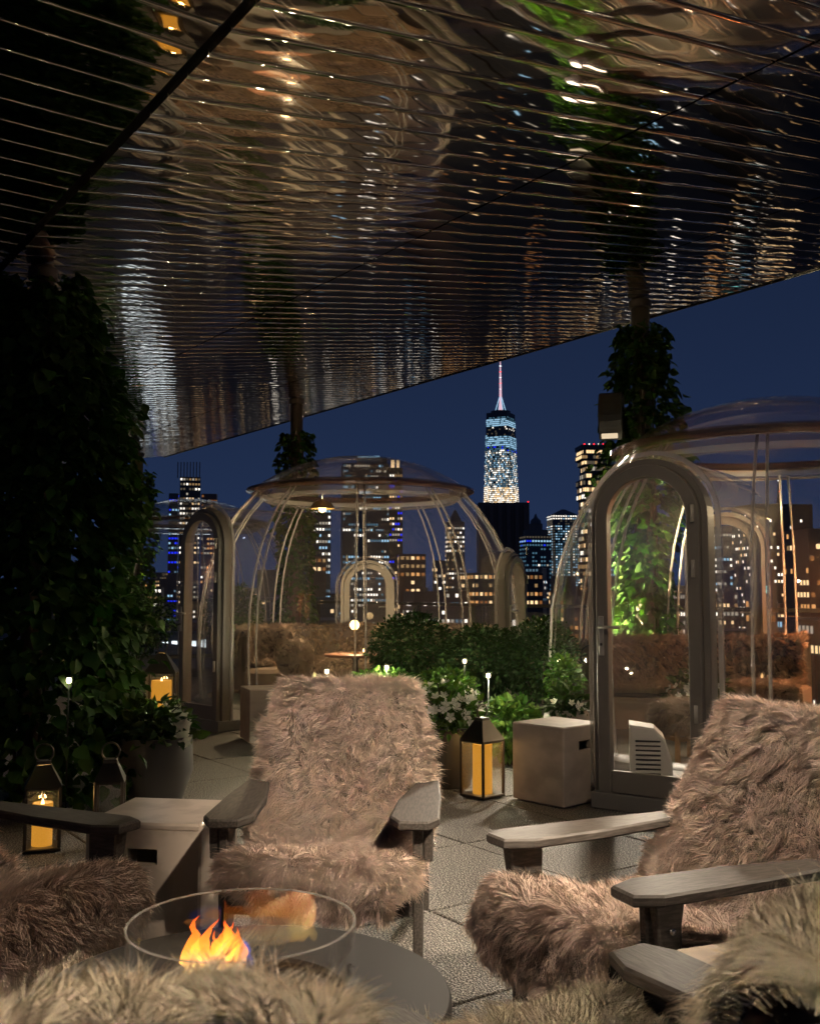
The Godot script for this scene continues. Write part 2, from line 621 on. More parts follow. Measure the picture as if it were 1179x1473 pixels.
func column(at: Vector3, label: String, pole_r: float, ivy_from: float, ivy_to: float, radius: Callable, count: int, size: float, base: Color) -> Node3D:
	var o := thing("ivy_column", label, "column", at, 0.0, "ivy covered canopy columns")
	var top := canopy_height(at) - 0.01
	put("pole", Shape.new(true).tube([Vector3.ZERO, Vector3(0, top * 0.5, 0), Vector3(0, top, 0)], [pole_r], 20).mesh(), M.pole_steel, o)
	put("base_plate", Shape.new(true).lathe([Vector2(pole_r * 1.9, 0.002), Vector2(pole_r * 1.9, 0.02), Vector2(pole_r, 0.025)], 24).mesh(), M.pole_steel, o)
	put("top_collar", Shape.new(true).lathe([Vector2(pole_r, top - 0.10), Vector2(pole_r * 1.25, top - 0.09), Vector2(pole_r * 1.25, top - 0.02)], 24).mesh(), M.pole_steel, o)
	vines(o, 6, ivy_to - 0.1, pole_r + 0.03)
	ivy_round(o, ivy_from, ivy_to, radius, count, size, base)
	return o

func uplight(at: Vector3, aim: Vector3, energy: float, angle: float, label: String, c := Color(1, 0.93, 0.72)) -> void:
	var o := thing("garden_uplight", label, "garden light", at, 0.0, "garden uplights")
	put("housing", Shape.new(true).lathe([Vector2(0.0, 0.02), Vector2(0.04, 0.02), Vector2(0.045, 0.11), Vector2(0.04, 0.11), Vector2(0.036, 0.09)], 20).mesh(), M.black_metal, o)
	put("stake", Shape.new(true).tube([Vector3(0, -0.02, 0), Vector3(0, 0.03, 0)], [0.008], 8).mesh(), M.black_metal, o)
	put("lamp_lens", Shape.new(true).lathe([Vector2(0.036, 0.092), Vector2(0.0, 0.094)], 20).mesh(), M.lamp_white, o)
	lamp_light(o, "spot", at + Vector3(0, 0.115, 0), c, energy, 0.03, aim, angle)

func columns_and_lamps() -> void:
	var green := Color(0.035, 0.085, 0.02)
	var pc := Vector3(2.40, 0, -10.39)
	column(pc, "ivy column rising behind the arched door of the large dome", 0.095, 0.15, 4.05, func(h, a): return 0.30 + 0.09 * sin(h * 2.6 + 1.0) + 0.03 * sin(a * 2.0), 3600, 0.105, green)
	column(Vector3(-1.74, 0, -15.43), "slim ivy column with bare top behind the middle dome", 0.095, 0.2, 3.72, func(h, a): return 0.26 + 0.05 * sin(h * 3.0), 2300, 0.10, green)
	column(Vector3(-5.87, 0, -21.81), "ivy column at the far corner of the canopy", 0.095, 0.2, 3.9, func(h, a): return 0.34 + 0.06 * sin(h * 3.0), 2000, 0.13, green)
	var lc := Vector3(-2.42, 0, -6.55)
	column(lc, "broad dark ivy column beside the bowl planter and lanterns", 0.075, 0.1, 3.30, func(h, a): return 0.80 - 0.15 * h + 0.07 * sin(h * 2.1 + a * 2.0), 11000, 0.095, green)
	column(Vector3(1.95, 0, -0.75), "ivy column standing next to the olive lit chair", 0.075, 0.1, 3.3, func(h, a): return 0.42, 1500, 0.10, green)
	uplight(pc + Vector3(-0.68, 0, 0.46), pc + Vector3(-0.05, 1.05, 0.15), 120.0, 30.0, "uplight at the foot of the column behind the large dome")
	uplight(Vector3(-5.35, 0, -21.2), Vector3(-5.8, 3.4, -21.7), 9.0, 30.0, "uplight at the foot of the far corner column", Color(1.0, 0.95, 0.45))
	uplight(Vector3(1.62, 0, -1.05), Vector3(0.5, 0.95, -1.15), 0.55, 32.0, "added fill spot turned onto the olive tinted sheepskin", Color(0.95, 1.0, 0.74))  # extra unseen spot, added to throw olive light on the sheepskin
	uplight(Vector3(1.5, 0, -0.45), Vector3(1.9, 2.4, -0.75), 0.9, 50.0, "uplight at the foot of the column by the olive lit chair", Color(0.85, 1.0, 0.4))
	# floodlight on the column, turned down towards the seats
	var fp := at_depth(879, 600, 10.16)
	var aim := Vector3(0.35, 0.0, -5.0)
	var o := thing("flood_lamp", "curved beige floodlight clamped to the ivy column behind the dome", "floodlight", fp)
	var f := (aim - fp).normalized()
	var side := f.cross(Vector3.UP).normalized()
	var bas := Basis(side, side.cross(f), -f)
	var poly := PackedVector2Array()
	for k in 9:
		var t := k / 8.0
		poly.append(Vector2(-0.05 - 0.09 * sin(PI * t) , 0.24 - 0.48 * t))
	poly.append(Vector2(0.10, -0.20))
	poly.append(Vector2(0.10, 0.24))
	put("housing", Shape.new().prism(poly, 0.24, Transform3D(Basis(Vector3(-f.x, 0, -f.z).normalized(), Vector3.UP, Vector3(-f.x, 0, -f.z).normalized().cross(Vector3.UP)), Vector3(0, 0, 0)), 0.012).mesh(), mat("lamp_housing", lin(0.012, 0.011, 0.01), 0.5), o)
	put("bracket", Shape.new(true).tube([Vector3(0.02, 0, -0.05), pc + Vector3(0, fp.y, 0) - fp], [0.025], 8).mesh(), M.black_metal, o)
	put("lamp_lens", Shape.new().box(Vector3(0.16, 0.05, 0.02), Transform3D(bas, f * 0.20 + Vector3(0, -0.12, 0))).mesh(), glow("lamp_flood", Color(1.0, 0.9, 0.75), 0.8), o)
	lamp_light(o, "spot", fp + f * 0.40 + Vector3(0, -0.12, 0), Color(1.0, 0.93, 0.83), 30.0, 0.12, aim, 27.0)
	# unseen fill spots added under the canopy to brighten the seats and dome door
	for d in [[Vector3(1.25, 3.40, -0.55), Vector3(0.06, 0.55, -3.95), 42.0, 13.0, "added fill spotlight aimed at the chair facing the fire"], [Vector3(1.7, 3.42, -2.0), Vector3(1.1, 0.6, -6.3), 3.0, 24.0, "added fill spotlight aimed at the dome door"], [Vector3(-0.5, 3.38, -1.5), Vector3(1.05, 0.65, -3.15), 12.0, 17.0, "added fill spotlight aimed at the back of the sideways chair"], [Vector3(2.7, 3.62, -3.3), Vector3(0.85, 0.6, -3.0), 12.0, 22.0, "added fill spotlight aimed at the sideways chair"], [Vector3(-0.7, 3.38, 0.2), Vector3(-0.45, 0.9, -0.95), 9.5, 26.0, "added fill spotlight aimed at the cream sheepskin"]]:
		var sp := thing("added_fill_spot", d[4], "spotlight", d[0])
		var ff: Vector3 = (d[1] - d[0]).normalized()
		put("can", Shape.new(true).tube([-ff * 0.10, ff * 0.02], [0.045], 16).mesh(), M.black_metal, sp)
		put("stem", Shape.new(true).tube([Vector3(0, 0.0, 0), Vector3(0, canopy_height(d[0]) - d[0].y, 0)], [0.008], 6).mesh(), M.black_metal, sp)
		put("lamp_lens", Shape.new(true).tube([ff * 0.021, ff * 0.026], [0.036], 16).mesh(), M.lamp_warm, sp)
		lamp_light(sp, "spot", d[0] + ff * 0.05, Color(1.0, 0.91, 0.80), d[2], 0.05, d[1], d[3])

# ------------------------------------------------------------------ city
const STREET := -65.0
class Panes:          # quads sorted by material key
	var v := {}
	var n := {}
	func add(key: String, a: Vector3, b: Vector3, c: Vector3, d: Vector3, out: Vector3) -> void:
		if not v.has(key):
			v[key] = PackedVector3Array()
			n[key] = PackedVector3Array()
		v[key].append_array(PackedVector3Array([a, b, c, a, c, d]))
		for k in 6:
			n[key].append(out)
	func mesh(mats: Dictionary) -> ArrayMesh:
		var m := ArrayMesh.new()
		for key in v:
			var arr := []
			arr.resize(Mesh.ARRAY_MAX)
			arr[Mesh.ARRAY_VERTEX] = v[key]
			arr[Mesh.ARRAY_NORMAL] = n[key]
			m.add_surface_from_arrays(Mesh.PRIMITIVE_TRIANGLES, arr)
			m.surface_set_material(m.get_surface_count() - 1, mats[key])
		return m

func rect_poly(c: Vector3, w: float, d: float, yaw: float) -> Array:
	var out := []
	for k in [[-1, -1], [1, -1], [1, 1], [-1, 1]]:
		out.append(c + Vector3(k[0] * w * 0.5, 0, k[1] * d * 0.5).rotated(Vector3.UP, yaw))
	return out

func lift(poly: Array, h: float) -> Array:
	return poly.map(func(p): return Vector3(p.x, h, p.z))

# sections: [[h0, poly0, h1, poly1], ...]
func shell(sections: Array) -> ArrayMesh:
	var s := Shape.new()
	for q in sections:
		var lo: Array = lift(q[1], q[0])
		var hi: Array = lift(q[3], q[2])
		var mid := Vector3.ZERO
		for p in lo:
			mid += p / lo.size()
		var top := Vector3.ZERO
		for p in hi:
			top += p / hi.size()
		for i in lo.size():
			var j: int = (i + 1) % lo.size()
			s.quad(lo[i], lo[j], hi[j], hi[i], (lo[i] + lo[j]) * 0.5 - mid)
			s.tri(hi[i], hi[j], top, Vector3.UP)
	return s.mesh()

# lights windows floor by floor on the sides that face the terrace; pick(py, floor, k) names a glow or ""
func fill_windows(pn: Panes, q: Array, floor_h: float, cell: float, pick: Callable, wfrac := 0.72, hfrac := 0.62) -> void:
	var n := int((q[2] - q[0]) / floor_h)
	for fl in n:
		var t0 := (fl + 0.5 - hfrac * 0.5) / n
		var t1 := (fl + 0.5 + hfrac * 0.5) / n
		for i in q[1].size():
			var j: int = (i + 1) % q[1].size()
			var a0: Vector3 = lift(q[1], q[0])[i].lerp(lift(q[3], q[2])[i], t0)
			var b0: Vector3 = lift(q[1], q[0])[j].lerp(lift(q[3], q[2])[j], t0)
			var a1: Vector3 = lift(q[1], q[0])[i].lerp(lift(q[3], q[2])[i], t1)
			var b1: Vector3 = lift(q[1], q[0])[j].lerp(lift(q[3], q[2])[j], t1)
			var out := (b0 - a0).cross(Vector3.UP).normalized()
			if out.dot(a0 - (q[1][0] + q[1][q[1].size() / 2]) * 0.5) < 0:
				out = -out
			if out.dot(-Vector3(a0.x, 0, a0.z).normalized()) < 0.08:
				continue
			var len := a0.distance_to(b0)
			var cells := int(max(1, round(len / cell)))
			var py := 850.0 - (a0.y - EYE) / Vector2(a0.x, a0.z).length() * FOC
			for k in cells:
				var key: String = pick.call(py, fl, i, k)
				if key == "":
					continue
				var s0 := (k + 0.5 - wfrac * 0.5) / cells
				var s1 := (k + 0.5 + wfrac * 0.5) / cells
				var o := out * (0.05 + 0.0002 * Vector2(a0.x, a0.z).length())
				pn.add(key, a0.lerp(b0, s0) + o, a0.lerp(b0, s1) + o, a1.lerp(b1, s1) + o, a1.lerp(b1, s0) + o, out)

func usual(p: float, weights: Dictionary, run := 0.35) -> Callable:
	var state := {"key": "", "left": 0, "floor": -1, "boost": 1.0}
	var keys := weights.keys()
	return func(_py, fl, _i, _k):
		if fl != state.floor:
			state.floor = fl
			state.boost = [0.3, 0.7, 1.0, 1.0, 1.7, 2.6][rng.randi() % 6]
			state.left = 0
		if state.left > 0:
			state.left -= 1
			return state.key
		state.key = ""
		if rng.randf() < p * state.boost:
			var r := rng.randf()
			for k in keys:
				r -= weights[k]
				if r <= 0:
					state.key = k + ("2" if M.has(k + "2") and rng.randf() < 0.5 else "")
					break
		if rng.randf() < run:
			state.left = rng.randi() % 4
		return state.key

func building(called: String, label: String, group: String, sections: Array, facade: Material, floor_h: float, cell: float, pick: Callable, wfrac := 0.6, hfrac := 0.40) -> Node3D:
	var base: Vector3 = Vector3.ZERO
	for p in sections[0][1]:
		base += p / sections[0][1].size()
	var o := thing(called, label, "building", Vector3.ZERO, 0.0, group)
	put("building_body", shell(sections), facade, o)
	var pn := Panes.new()
	for q in sections:
		fill_windows(pn, q, floor_h, cell, pick, wfrac, hfrac)
	if pn.v.size():
		var w := MeshInstance3D.new()
		w.name = "lit_window"
		w.mesh = pn.mesh(M)
		w.set_meta("kind", "stuff")
		o.add_child(w, true)
	return o

func px_center(pl: float, pr: float, dist: float) -> Vector3:
	var x := ((pl + pr) * 0.5 - 589.5) / 1462.0
	return Vector3(x, 0, -1).normalized() * dist

func py_h(py: float, c: Vector3) -> float:      # height above the terrace of a point seen at row py
	return EYE + (850.0 - py) / 1462.0 * absf(c.z)

func px_w(pl: float, pr: float, c: Vector3) -> float:
	return (pr - pl) / 1462.0 * absf(c.z)

func block(called: String, label: String, pl: float, pr: float, py: float, dist: float, facade: String, yaw: float, pick: Callable, floor_h := 3.5, cell := 2.0, group := "", depth := 0.8) -> Node3D:
	var c := px_center(pl, pr, dist)
	var full := px_w(pl, pr, c)
	var sw := absf(sin(yaw)) * depth + cos(yaw)
	var w := full / sw
	var poly := rect_poly(c, w, w * depth, yaw)
	return building(called, label, group, [[STREET, poly, py_h(py, c), poly]], M[facade], floor_h, cell, pick)

func roof_box(o: Node3D, pl: float, pr: float, y0: float, y1: float, dist: float, m: Material, called := "roof_house") -> void:
	var c := px_center(pl, pr, dist)
	var w := px_w(pl, pr, c)
	var h0 := py_h(y0, c)
	var h1 := py_h(y1, c)
	put(called, Shape.new().box(Vector3(w, h1 - h0, w * 0.7)).mesh(), m, o, Transform3D(Basis.IDENTITY, Vector3(c.x, (h0 + h1) * 0.5, c.z)))

func city() -> void:
	var g := BoxMesh.new()
	g.size = Vector3(12000, 1, 12000)
	structure("ground", g, M.asphalt, Transform3D(Basis.IDENTITY, Vector3(0, STREET - 0.5, 0)))
	# the terrace's own building
	var own := PackedVector2Array()
	put("hotel_building", Shape.new().box(Vector3(18.4, 64.2, 39.0), Transform3D.IDENTITY, 0.05).mesh(), M.facade1, null, Transform3D(Basis(axis_b, Vector3.UP, -axis_a), ab(11.0, 0.0, -32.78)))
	tag(get_node("hotel_building"), "masonry building carrying the roof terrace", "building")

	# --- tall tapering glass tower with a mast
	var c := px_center(699, 744, 2050.0)
	var yaw := 0.32
	var hb := 31.5
	var bc := []
	var tc := []
	for k in 4:
		bc.append(c + Vector3(hb, 0, hb).rotated(Vector3.UP, yaw + k * PI / 2))
	for k in 4:
		tc.append((bc[k] + bc[(k + 1) % 4]) * 0.5)
	var oct := func(t: float) -> Array:
		var out := []
		for k in 4:
			out.append(bc[k].lerp(tc[(k + 3) % 4], t))
			out.append(bc[k].lerp(tc[k], t))
		return out
	var secs := [[STREET, oct.call(0.0), STREET + 57.0, oct.call(0.0)]]
	for k in 6:
		secs.append([STREET + 57.0 + 60.0 * k, oct.call(k / 6.0), STREET + 117.0 + 60.0 * k, oct.call((k + 1) / 6.0)])
	var wtc := func(py, _fl, _i, _k):
		var r := rng.randf()
		if py < 604: return "w_teal" if r < 0.5 else ""
		if py < 613: return "w_cool" if r < 0.9 else "w_teal"
		if py < 618: return "w_white" if r < 0.2 else ""
		if py < 627: return "w_dim" if r < 0.15 else ""
		if py < 643: return "w_cool" if r < 0.75 else "w_teal"
		if py < 649: return "w_blue" if r < 0.12 else ("w_teal" if r < 0.7 else "")
		if py < 702: return "w_white" if r < 0.16 else ("w_white2" if r < 0.36 else ("w_cool" if r < 0.5 else ("w_cool2" if r < 0.72 else ("w_teal" if r < 0.85 else ""))))
		return "w_white" if r < 0.45 else ("w_white2" if r < 0.7 else "w_warm")
	var t := building("glass_tower", "tallest tapering glass tower with a lit mast", "", secs, M.facade5, 3.9, 3.0, wtc, 0.84, 0.62)
	put("roof_parapet", shell([[352.2, oct.call(1.0), 361.0, oct.call(1.0)]]), M.facade5, t)
	var ring := Shape.new(true).lathe([Vector2(20, 361), Vector2(20, 366), Vector2(19, 366)], 24, 0, TAU, c)
	put("roof_ring", ring.mesh(), M.facade2, t)
	put("mast_light", Shape.new(true).tube([c + Vector3(0, 361, 0), c + Vector3(0, 395, 0), c + Vector3(0, 440, 0), c + Vector3(0, 476, 0)], [4.2, 2.6, 1.8, 0.5], 8).mesh(), glow("mast_glow", Color(0.95, 0.78, 0.85), 0.9), t)
	for k in 4:
		var a := yaw + k * PI / 2
		put("mast_stay", Shape.new(true).tube([c + Vector3(sin(a) * 13, 362, cos(a) * 13), c + Vector3(sin(a) * 2.2, 396, cos(a) * 2.2)], [0.8], 5).mesh(), M.w_cool, t)
	for k in 7:
		put("mast_lamp", Shape.new(true).lathe([Vector2(0, -1.6), Vector2(2.6, 0), Vector2(0, 1.6)], 8).mesh(), M.w_bright if k % 2 else M.w_red, t, Transform3D(Basis.IDENTITY, c + Vector3(0, 400 + k * 12, 0)))

	# --- dark windowless slab with ribs
	c = px_center(687, 759, 1100.0)
	var w := px_w(687, 759, c)
	t = building("windowless_tower", "dark brown windowless tower with vertical ribs below the glass tower", "", [[STREET, rect_poly(c, w, w * 0.7, 0.0), py_h(724, c), rect_poly(c, w, w * 0.7, 0.0)]], M.facade3, 9, 9, func(_a, _b, _c, _d): return "")
	for k in 6:
		put("rib", Shape.new().box(Vector3(w * 0.08, py_h(724, c) - STREET - 3.0, 3.0), Transform3D.IDENTITY, 0.2).mesh(), M.facade3, t, Transform3D(Basis.IDENTITY, Vector3(c.x + w * (-0.42 + 0.168 * k), (py_h(724, c) + STREET - 3.0) * 0.5, c.z + w * 0.35 + 1.5)))
	put("beacon_light", Shape.new(true).lathe([Vector2(0, -0.8), Vector2(1.0, 0), Vector2(0, 0.8)], 8).mesh(), M.w_red, t, Transform3D(Basis.IDENTITY, Vector3(c.x + w * 0.48, py_h(723, c), c.z + w * 0.33)))

	# --- stepped tower with blue crown
	var stone := usual(0.13, {"w_white": 0.5, "w_warm": 0.2, "w_teal": 0.3}, 0.3)
	var blue_pick := func(py, fl, i, k):
		if py < 778: return "w_dim"
		if py < 785: return "w_blue" if rng.randf() < 0.6 else "w_cool"
		if py < 789: return "w_blue" if rng.randf() < 0.2 else "w_teal"
		if k % 3 != 1 and rng.randf() < 0.75: return "w_teal"
		return stone.call(py, fl, i, k)
	t = block("stepped_tower", "stepped tower with a blue lit crown and small dome on top", 749, 792, 770, 1000, "facade5", 0.18, blue_pick, 3.8, 3.0)
	roof_box(t, 754, 787, 770, 762, 1000, M.facade1)
	roof_box(t, 762, 780, 762, 753, 1000, M.facade1)
	c = px_center(770, 772, 1000)
	put("roof_dome", Shape.new(true).lathe([Vector2(5.5, py_h(753, c)), Vector2(5, py_h(748, c)), Vector2(2, py_h(744, c)), Vector2(0.3, py_h(738, c))], 16, 0, TAU, Vector3(c.x, 0, c.z)).mesh(), M.facade2, t)
	# --- glass tower with pyramid roof
	var pyr := func(py, _fl, _i, k):
		var r := rng.randf()
		if py < 748: return "w_white" if r < 0.8 else "w_cool"
		if py < 756: return "w_dim" if r < 0.3 else ""
		if k % 7 == 3: return "w_dim"
		return "w_cool" if r < 0.46 else ("w_white" if r < 0.58 else ("w_teal" if r < 0.9 else ""))
	t = block("pyramid_tower", "greenish glass tower under a pyramid roof", 789, 832, 741, 1900, "facade5", 0.12, pyr, 4.6, 4.6)
	c = px_center(789, 832, 1900)
	w = px_w(792, 829, c)
	var apex := shell([[py_h(741, c), rect_poly(c, w, w * 0.8, 0.12), py_h(732, c), rect_poly(c, w * 0.12, w * 0.1, 0.12)]])
	put("pyramid_roof", apex, M.facade2, t)
	# --- tower of shifted boxes
	secs = []
	var y := 850.0
	var sh := 0.0
	c = px_center(834, 876, 1300)
	for k in 22:
		var y2 := y - (10.0 if k < 18 else 8.0)
		if y2 < 640: y2 = 640
		sh = (rng.randf() - 0.5) * (2.0 if k < 12 else 6.0)
		var ww := px_w(0, 37 - rng.randf() * (1.0 if k < 12 else 4.0), c)
		var pc := c + Vector3(sh, 0, rng.randf_range(-2, 2))
		secs.append([STREET if k == 0 else py_h(y, c), rect_poly(pc, ww, ww, 0.1), py_h(y2, c), rect_poly(pc, ww, ww, 0.1)])
		y = y2
		if y <= 640: break
	var jenga_base := usual(0.36, {"w_warm": 0.5, "w_white": 0.2, "w_dim": 0.3}, 0.6)
	t = building("stacked_tower", "slender tower of shifted boxes with a glowing top floor", "", secs, M.facade4, 5.6, 3.4, func(py, fl, i, k):
		if py < 662 and py > 645: return "w_warm" if rng.randf() < 0.92 else ""
		if py > 700 and py < 730 and k > 2 and k < 6: return "w_warm" if rng.randf() < 0.7 else "w_white"
		return jenga_base.call(py, fl, i, k), 0.86, 0.55)
	for k in 5:
		var pc2 := Vector3(c.x - 12 + 6.0 * k, py_h(638, c), c.z + 8)
		put("beacon_light", Shape.new(true).lathe([Vector2(0, -1.0), Vector2(1.2, 0), Vector2(0, 1.0)], 8).mesh(), M.w_red if k % 2 == 0 else M.w_white, t, Transform3D(Basis.IDENTITY, pc2))
	# --- tower with open fins on top, behind the far dome
	t = block("finned_tower", "lit apartment tower with open fins on its roof", 255, 288, 686, 900, "facade4", 0.2, usual(0.85, {"w_warm": 0.35, "w_white": 0.4, "w_dim": 0.25}, 0.2), 4.2, 2.6)
	c = px_center(255, 288, 900)
	for k in 8:
		put("fin", Shape.new().box(Vector3(0.7, 14, 0.7)).mesh(), M.facade1, t, Transform3D(Basis.IDENTITY, Vector3(c.x - 9.5 + 2.7 * k, py_h(686, c) + 6.0, c.z + 7)))
	block("low_apartment_block", "low block with blue lights at the foot of the finned tower", 241, 255, 709, 880, "facade2", 0.1, usual(0.4, {"w_cool": 0.6, "w_blue": 0.4}), 4, 2.6)
	block("low_apartment_block", "low block with pink lights beside the finned tower", 288, 311, 710, 870, "facade3", 0.1, usual(0.4, {"w_amber": 0.5, "w_white": 0.5}), 4, 2.6)
	# --- towers seen through the middle dome
	var office := usual(0.42, {"w_cool": 0.35, "w_white": 0.45, "w_teal": 0.2}, 0.7)
	t = block("office_tower", "wide office tower with blue edged roof showing above the middle dome", 488, 560, 668, 700, "facade2", 0.12, office, 3.6, 1.9)
	roof_box(t, 513, 556, 668, 657, 700, M.facade2)
	c = px_center(513, 556, 700)
	put("roof_light", Shape.new().box(Vector3(px_w(514, 545, c), 0.9, 1.0)).mesh(), M.w_cool, t, Transform3D(Basis.IDENTITY, Vector3(c.x - 2, py_h(658, c), c.z + 10)))
	t = block("office_tower", "office tower with two bright rooftop lamps behind the middle dome", 558, 579, 672, 690, "facade4", 0.1, usual(0.34, {"w_white": 0.5, "w_blue": 0.2, "w_warm": 0.3}, 0.5), 3.6, 1.9)
	for k in 2:
		roof_box(t, 562 + 8 * k, 567 + 7 * k, 671, 660, 676, M.w_warm, "roof_light")
	block("office_tower", "office tower of bright cool windows inside the dome outline", 444, 476, 722, 600, "facade2", 0.1, usual(0.55, {"w_cool": 0.5, "w_white": 0.5}, 0.6), 3.5, 1.8)
	block("brick_block", "brick block with amber windows under the cool office tower", 440, 470, 800, 420, "facade3", 0.15, usual(0.4, {"w_amber": 0.6, "w_warm": 0.4}), 3.4, 2.0)
	block("brick_block", "brick block with rows of warm windows by the dome arch", 572, 612, 797, 430, "facade3", 0.1, usual(0.6, {"w_amber": 0.35, "w_warm": 0.65}, 0.4), 3.3, 2.0)
	t = block("gothic_tower", "narrow tower dotted with white windows and a peaked roof", 641, 668, 750, 800, "facade1", 0.2, usual(0.6, {"w_white": 0.6, "w_warm": 0.4}, 0.1), 3.5, 2.2)
	c = px_center(641, 668, 800)
	put("peaked_roof", shell([[py_h(750, c), rect_poly(c, 9, 9, 0.2), py_h(733, c), rect_poly(c, 1.5, 1.5, 0.2)]]), M.facade4, t)
	block("office_tower", "slim office tower beside the narrow one dotted with white windows", 622, 641, 806, 640, "facade2", 0.1, usual(0.2, {"w_white": 0.6, "w_warm": 0.4}), 3.8, 2.4)
	# --- towers at the large dome
	t = block("corner_tower", "broad dark tower with rows of white windows and a spire", 1063, 1160, 727, 600, "facade4", 0.15, func(py, fl, i, k):
		if py < 742: return ""
		if py < 770: return "w_white" if rng.randf() < 0.16 else ""
		return "w_white" if rng.randf() < 0.22 else ("w_warm" if rng.randf() < 0.12 else ""), 3.6, 2.0)
	c = px_center(1118, 1128, 590)
	put("spire", Shape.new(true).tube([Vector3(c.x, py_h(728, c), c.z), Vector3(c.x, py_h(716, c), c.z), Vector3(c.x, py_h(690, c), c.z)], [2.2, 0.9, 0.15], 8).mesh(), M.facade4, t)
	put("beacon_light", Shape.new(true).lathe([Vector2(0, -0.5), Vector2(0.6, 0), Vector2(0, 0.5)], 8).mesh(), M.w_bright, t, Transform3D(Basis.IDENTITY, Vector3(c.x, py_h(690, c), c.z)))
	put("beacon_light", Shape.new(true).lathe([Vector2(0, -0.5), Vector2(0.5, 0), Vector2(0, 0.5)], 8).mesh(), M.w_red, t, Transform3D(Basis.IDENTITY, Vector3(c.x, py_h(706, c), c.z + 1.5)))
	block("corner_tower", "dark stepped tower beside the broad one with a spire", 1030, 1068, 757, 640, "facade1", 0.2, usual(0.3, {"w_white": 0.8, "w_cool": 0.2}), 3.6, 2.0)
	block("corner_tower", "warm lit block seen through the dome flanges", 1140, 1240, 762, 330, "facade3", 0.1, usual(0.25, {"w_amber": 0.6, "w_warm": 0.4}), 3.4, 2.0)
	t = block("low_apartment_block", "low block with a bright teal sign behind the large dome", 1075, 1112, 838, 260, "facade1", 0.1, usual(0.2, {"w_amber": 0.7, "w_warm": 0.3}), 3.4, 2.4)
	roof_box(t, 1084, 1104, 853, 842, 252, glow("sign_teal", Color(0.45, 0.85, 0.85), 1.2), "lit_sign")
	block("office_tower", "slim tower with white floors behind the door of the large dome", 872, 900, 782, 900, "facade2", 0.1, usual(0.5, {"w_white": 0.5, "w_cool": 0.5}, 0.7), 4.0, 2.6)
	block("brick_block", "dark rooftop block in front of the pyramid roofed tower", 793, 826, 828, 420, "facade3", 0.1, usual(0.1, {"w_white": 1.0}), 3.4, 2.0)
	# --- bright hall behind the broad ivy column: its light shows in the canopy
	block("lit_hall", "brightly lit white glass hall below the far end of the terrace", 226, 292, 908, 130, "facade5", 0.0, func(_a, _b, _c, k): return "w_bright" if k % 7 != 6 else "", 3.4, 1.2)
	# --- unseen street lamps added to put a glow on facades and streets
	for k in 22:
		var u := (k + 0.5) / 22.0
		var a := deg_to_rad(lerpf(-26.0, 52.0, fposmod(u * 5.37, 1.0)))
		var dist := lerpf(110.0, 760.0, u)
		var at := Vector3(sin(a) * dist, STREET, -cos(a) * dist)
		var sl := thing("added_street_lamp", "added street lamp lending glow to the streets far below the terrace", "street lamp", at, rng.randf() * TAU, "added street lamps far below")
		put("pole", Shape.new(true).tube([Vector3.ZERO, Vector3(0, 9.0, 0)], [0.12, 0.08], 8).mesh(), M.dark_steel, sl)
		put("lamp_arm", Shape.new(true).tube([Vector3(0, 8.9, 0), Vector3(0, 9.5, 0.8), Vector3(0, 9.6, 1.8)], [0.07], 6).mesh(), M.dark_steel, sl)
		put("lamp_head", Shape.new().box(Vector3(0.45, 0.16, 0.9), Transform3D(Basis.IDENTITY, Vector3(0, 9.58, 2.1))).mesh(), M.lamp_warm, sl)
		lamp_light(sl, "omni", sl.to_global(Vector3(0, 9.2, 2.1)), Color(1.0, 0.88, 0.70), 160.0, 0.4)
	# --- the rest of the blocks, alike but for their places
	for k in 120:
		var u := (k + rng.randf()) / 120.0
		var pl := lerpf(-60.0, 1900.0, fposmod(u * 7.31 + rng.randf() * 0.02, 1.0))
		var dist := lerpf(170.0, 1500.0, pow(u, 1.5))
		var ww := rng.randf_range(18, 34) / dist * 1462.0
		var top := rng.randf_range(812, 868) if dist > 380 else rng.randf_range(870, 960)
		if pl > 760 and pl < 880: top = max(top, 842.0)
		if pl > 1180 and rng.randf() < 0.4: top -= rng.randf_range(20, 90)
		var pal: Dictionary = [{"w_warm": 0.6, "w_white": 0.4}, {"w_white": 0.7, "w_cool": 0.3}, {"w_amber": 0.5, "w_warm": 0.5}, {"w_dim": 0.6, "w_warm": 0.3, "w_white": 0.1}][rng.randi() % 4]
		var fk := rng.randi() % 5
		var tint: String = ["plain grey", "pale stone", "slate blue", "red brick", "blackish"][fk]
		var lights: String = "warm yellow" if pal.has("w_warm") and pal.has("w_white") and not pal.has("w_dim") else ("cool white" if pal.has("w_cool") else ("amber" if pal.has("w_amber") else "faint dim"))
		block("city_block", "%s city block with scattered %s windows %s" % [tint, lights, "in the near streets" if dist < 380 else "between the towers"], pl, pl + ww, top, dist, "facade%d" % fk, rng.randf_range(-0.3, 0.3), usual(rng.randf_range(0.14, 0.42) if dist > 380 else 0.05, pal, 0.25), 3.3, 1.9 if dist > 380 else 1.3, "city blocks between the towers")

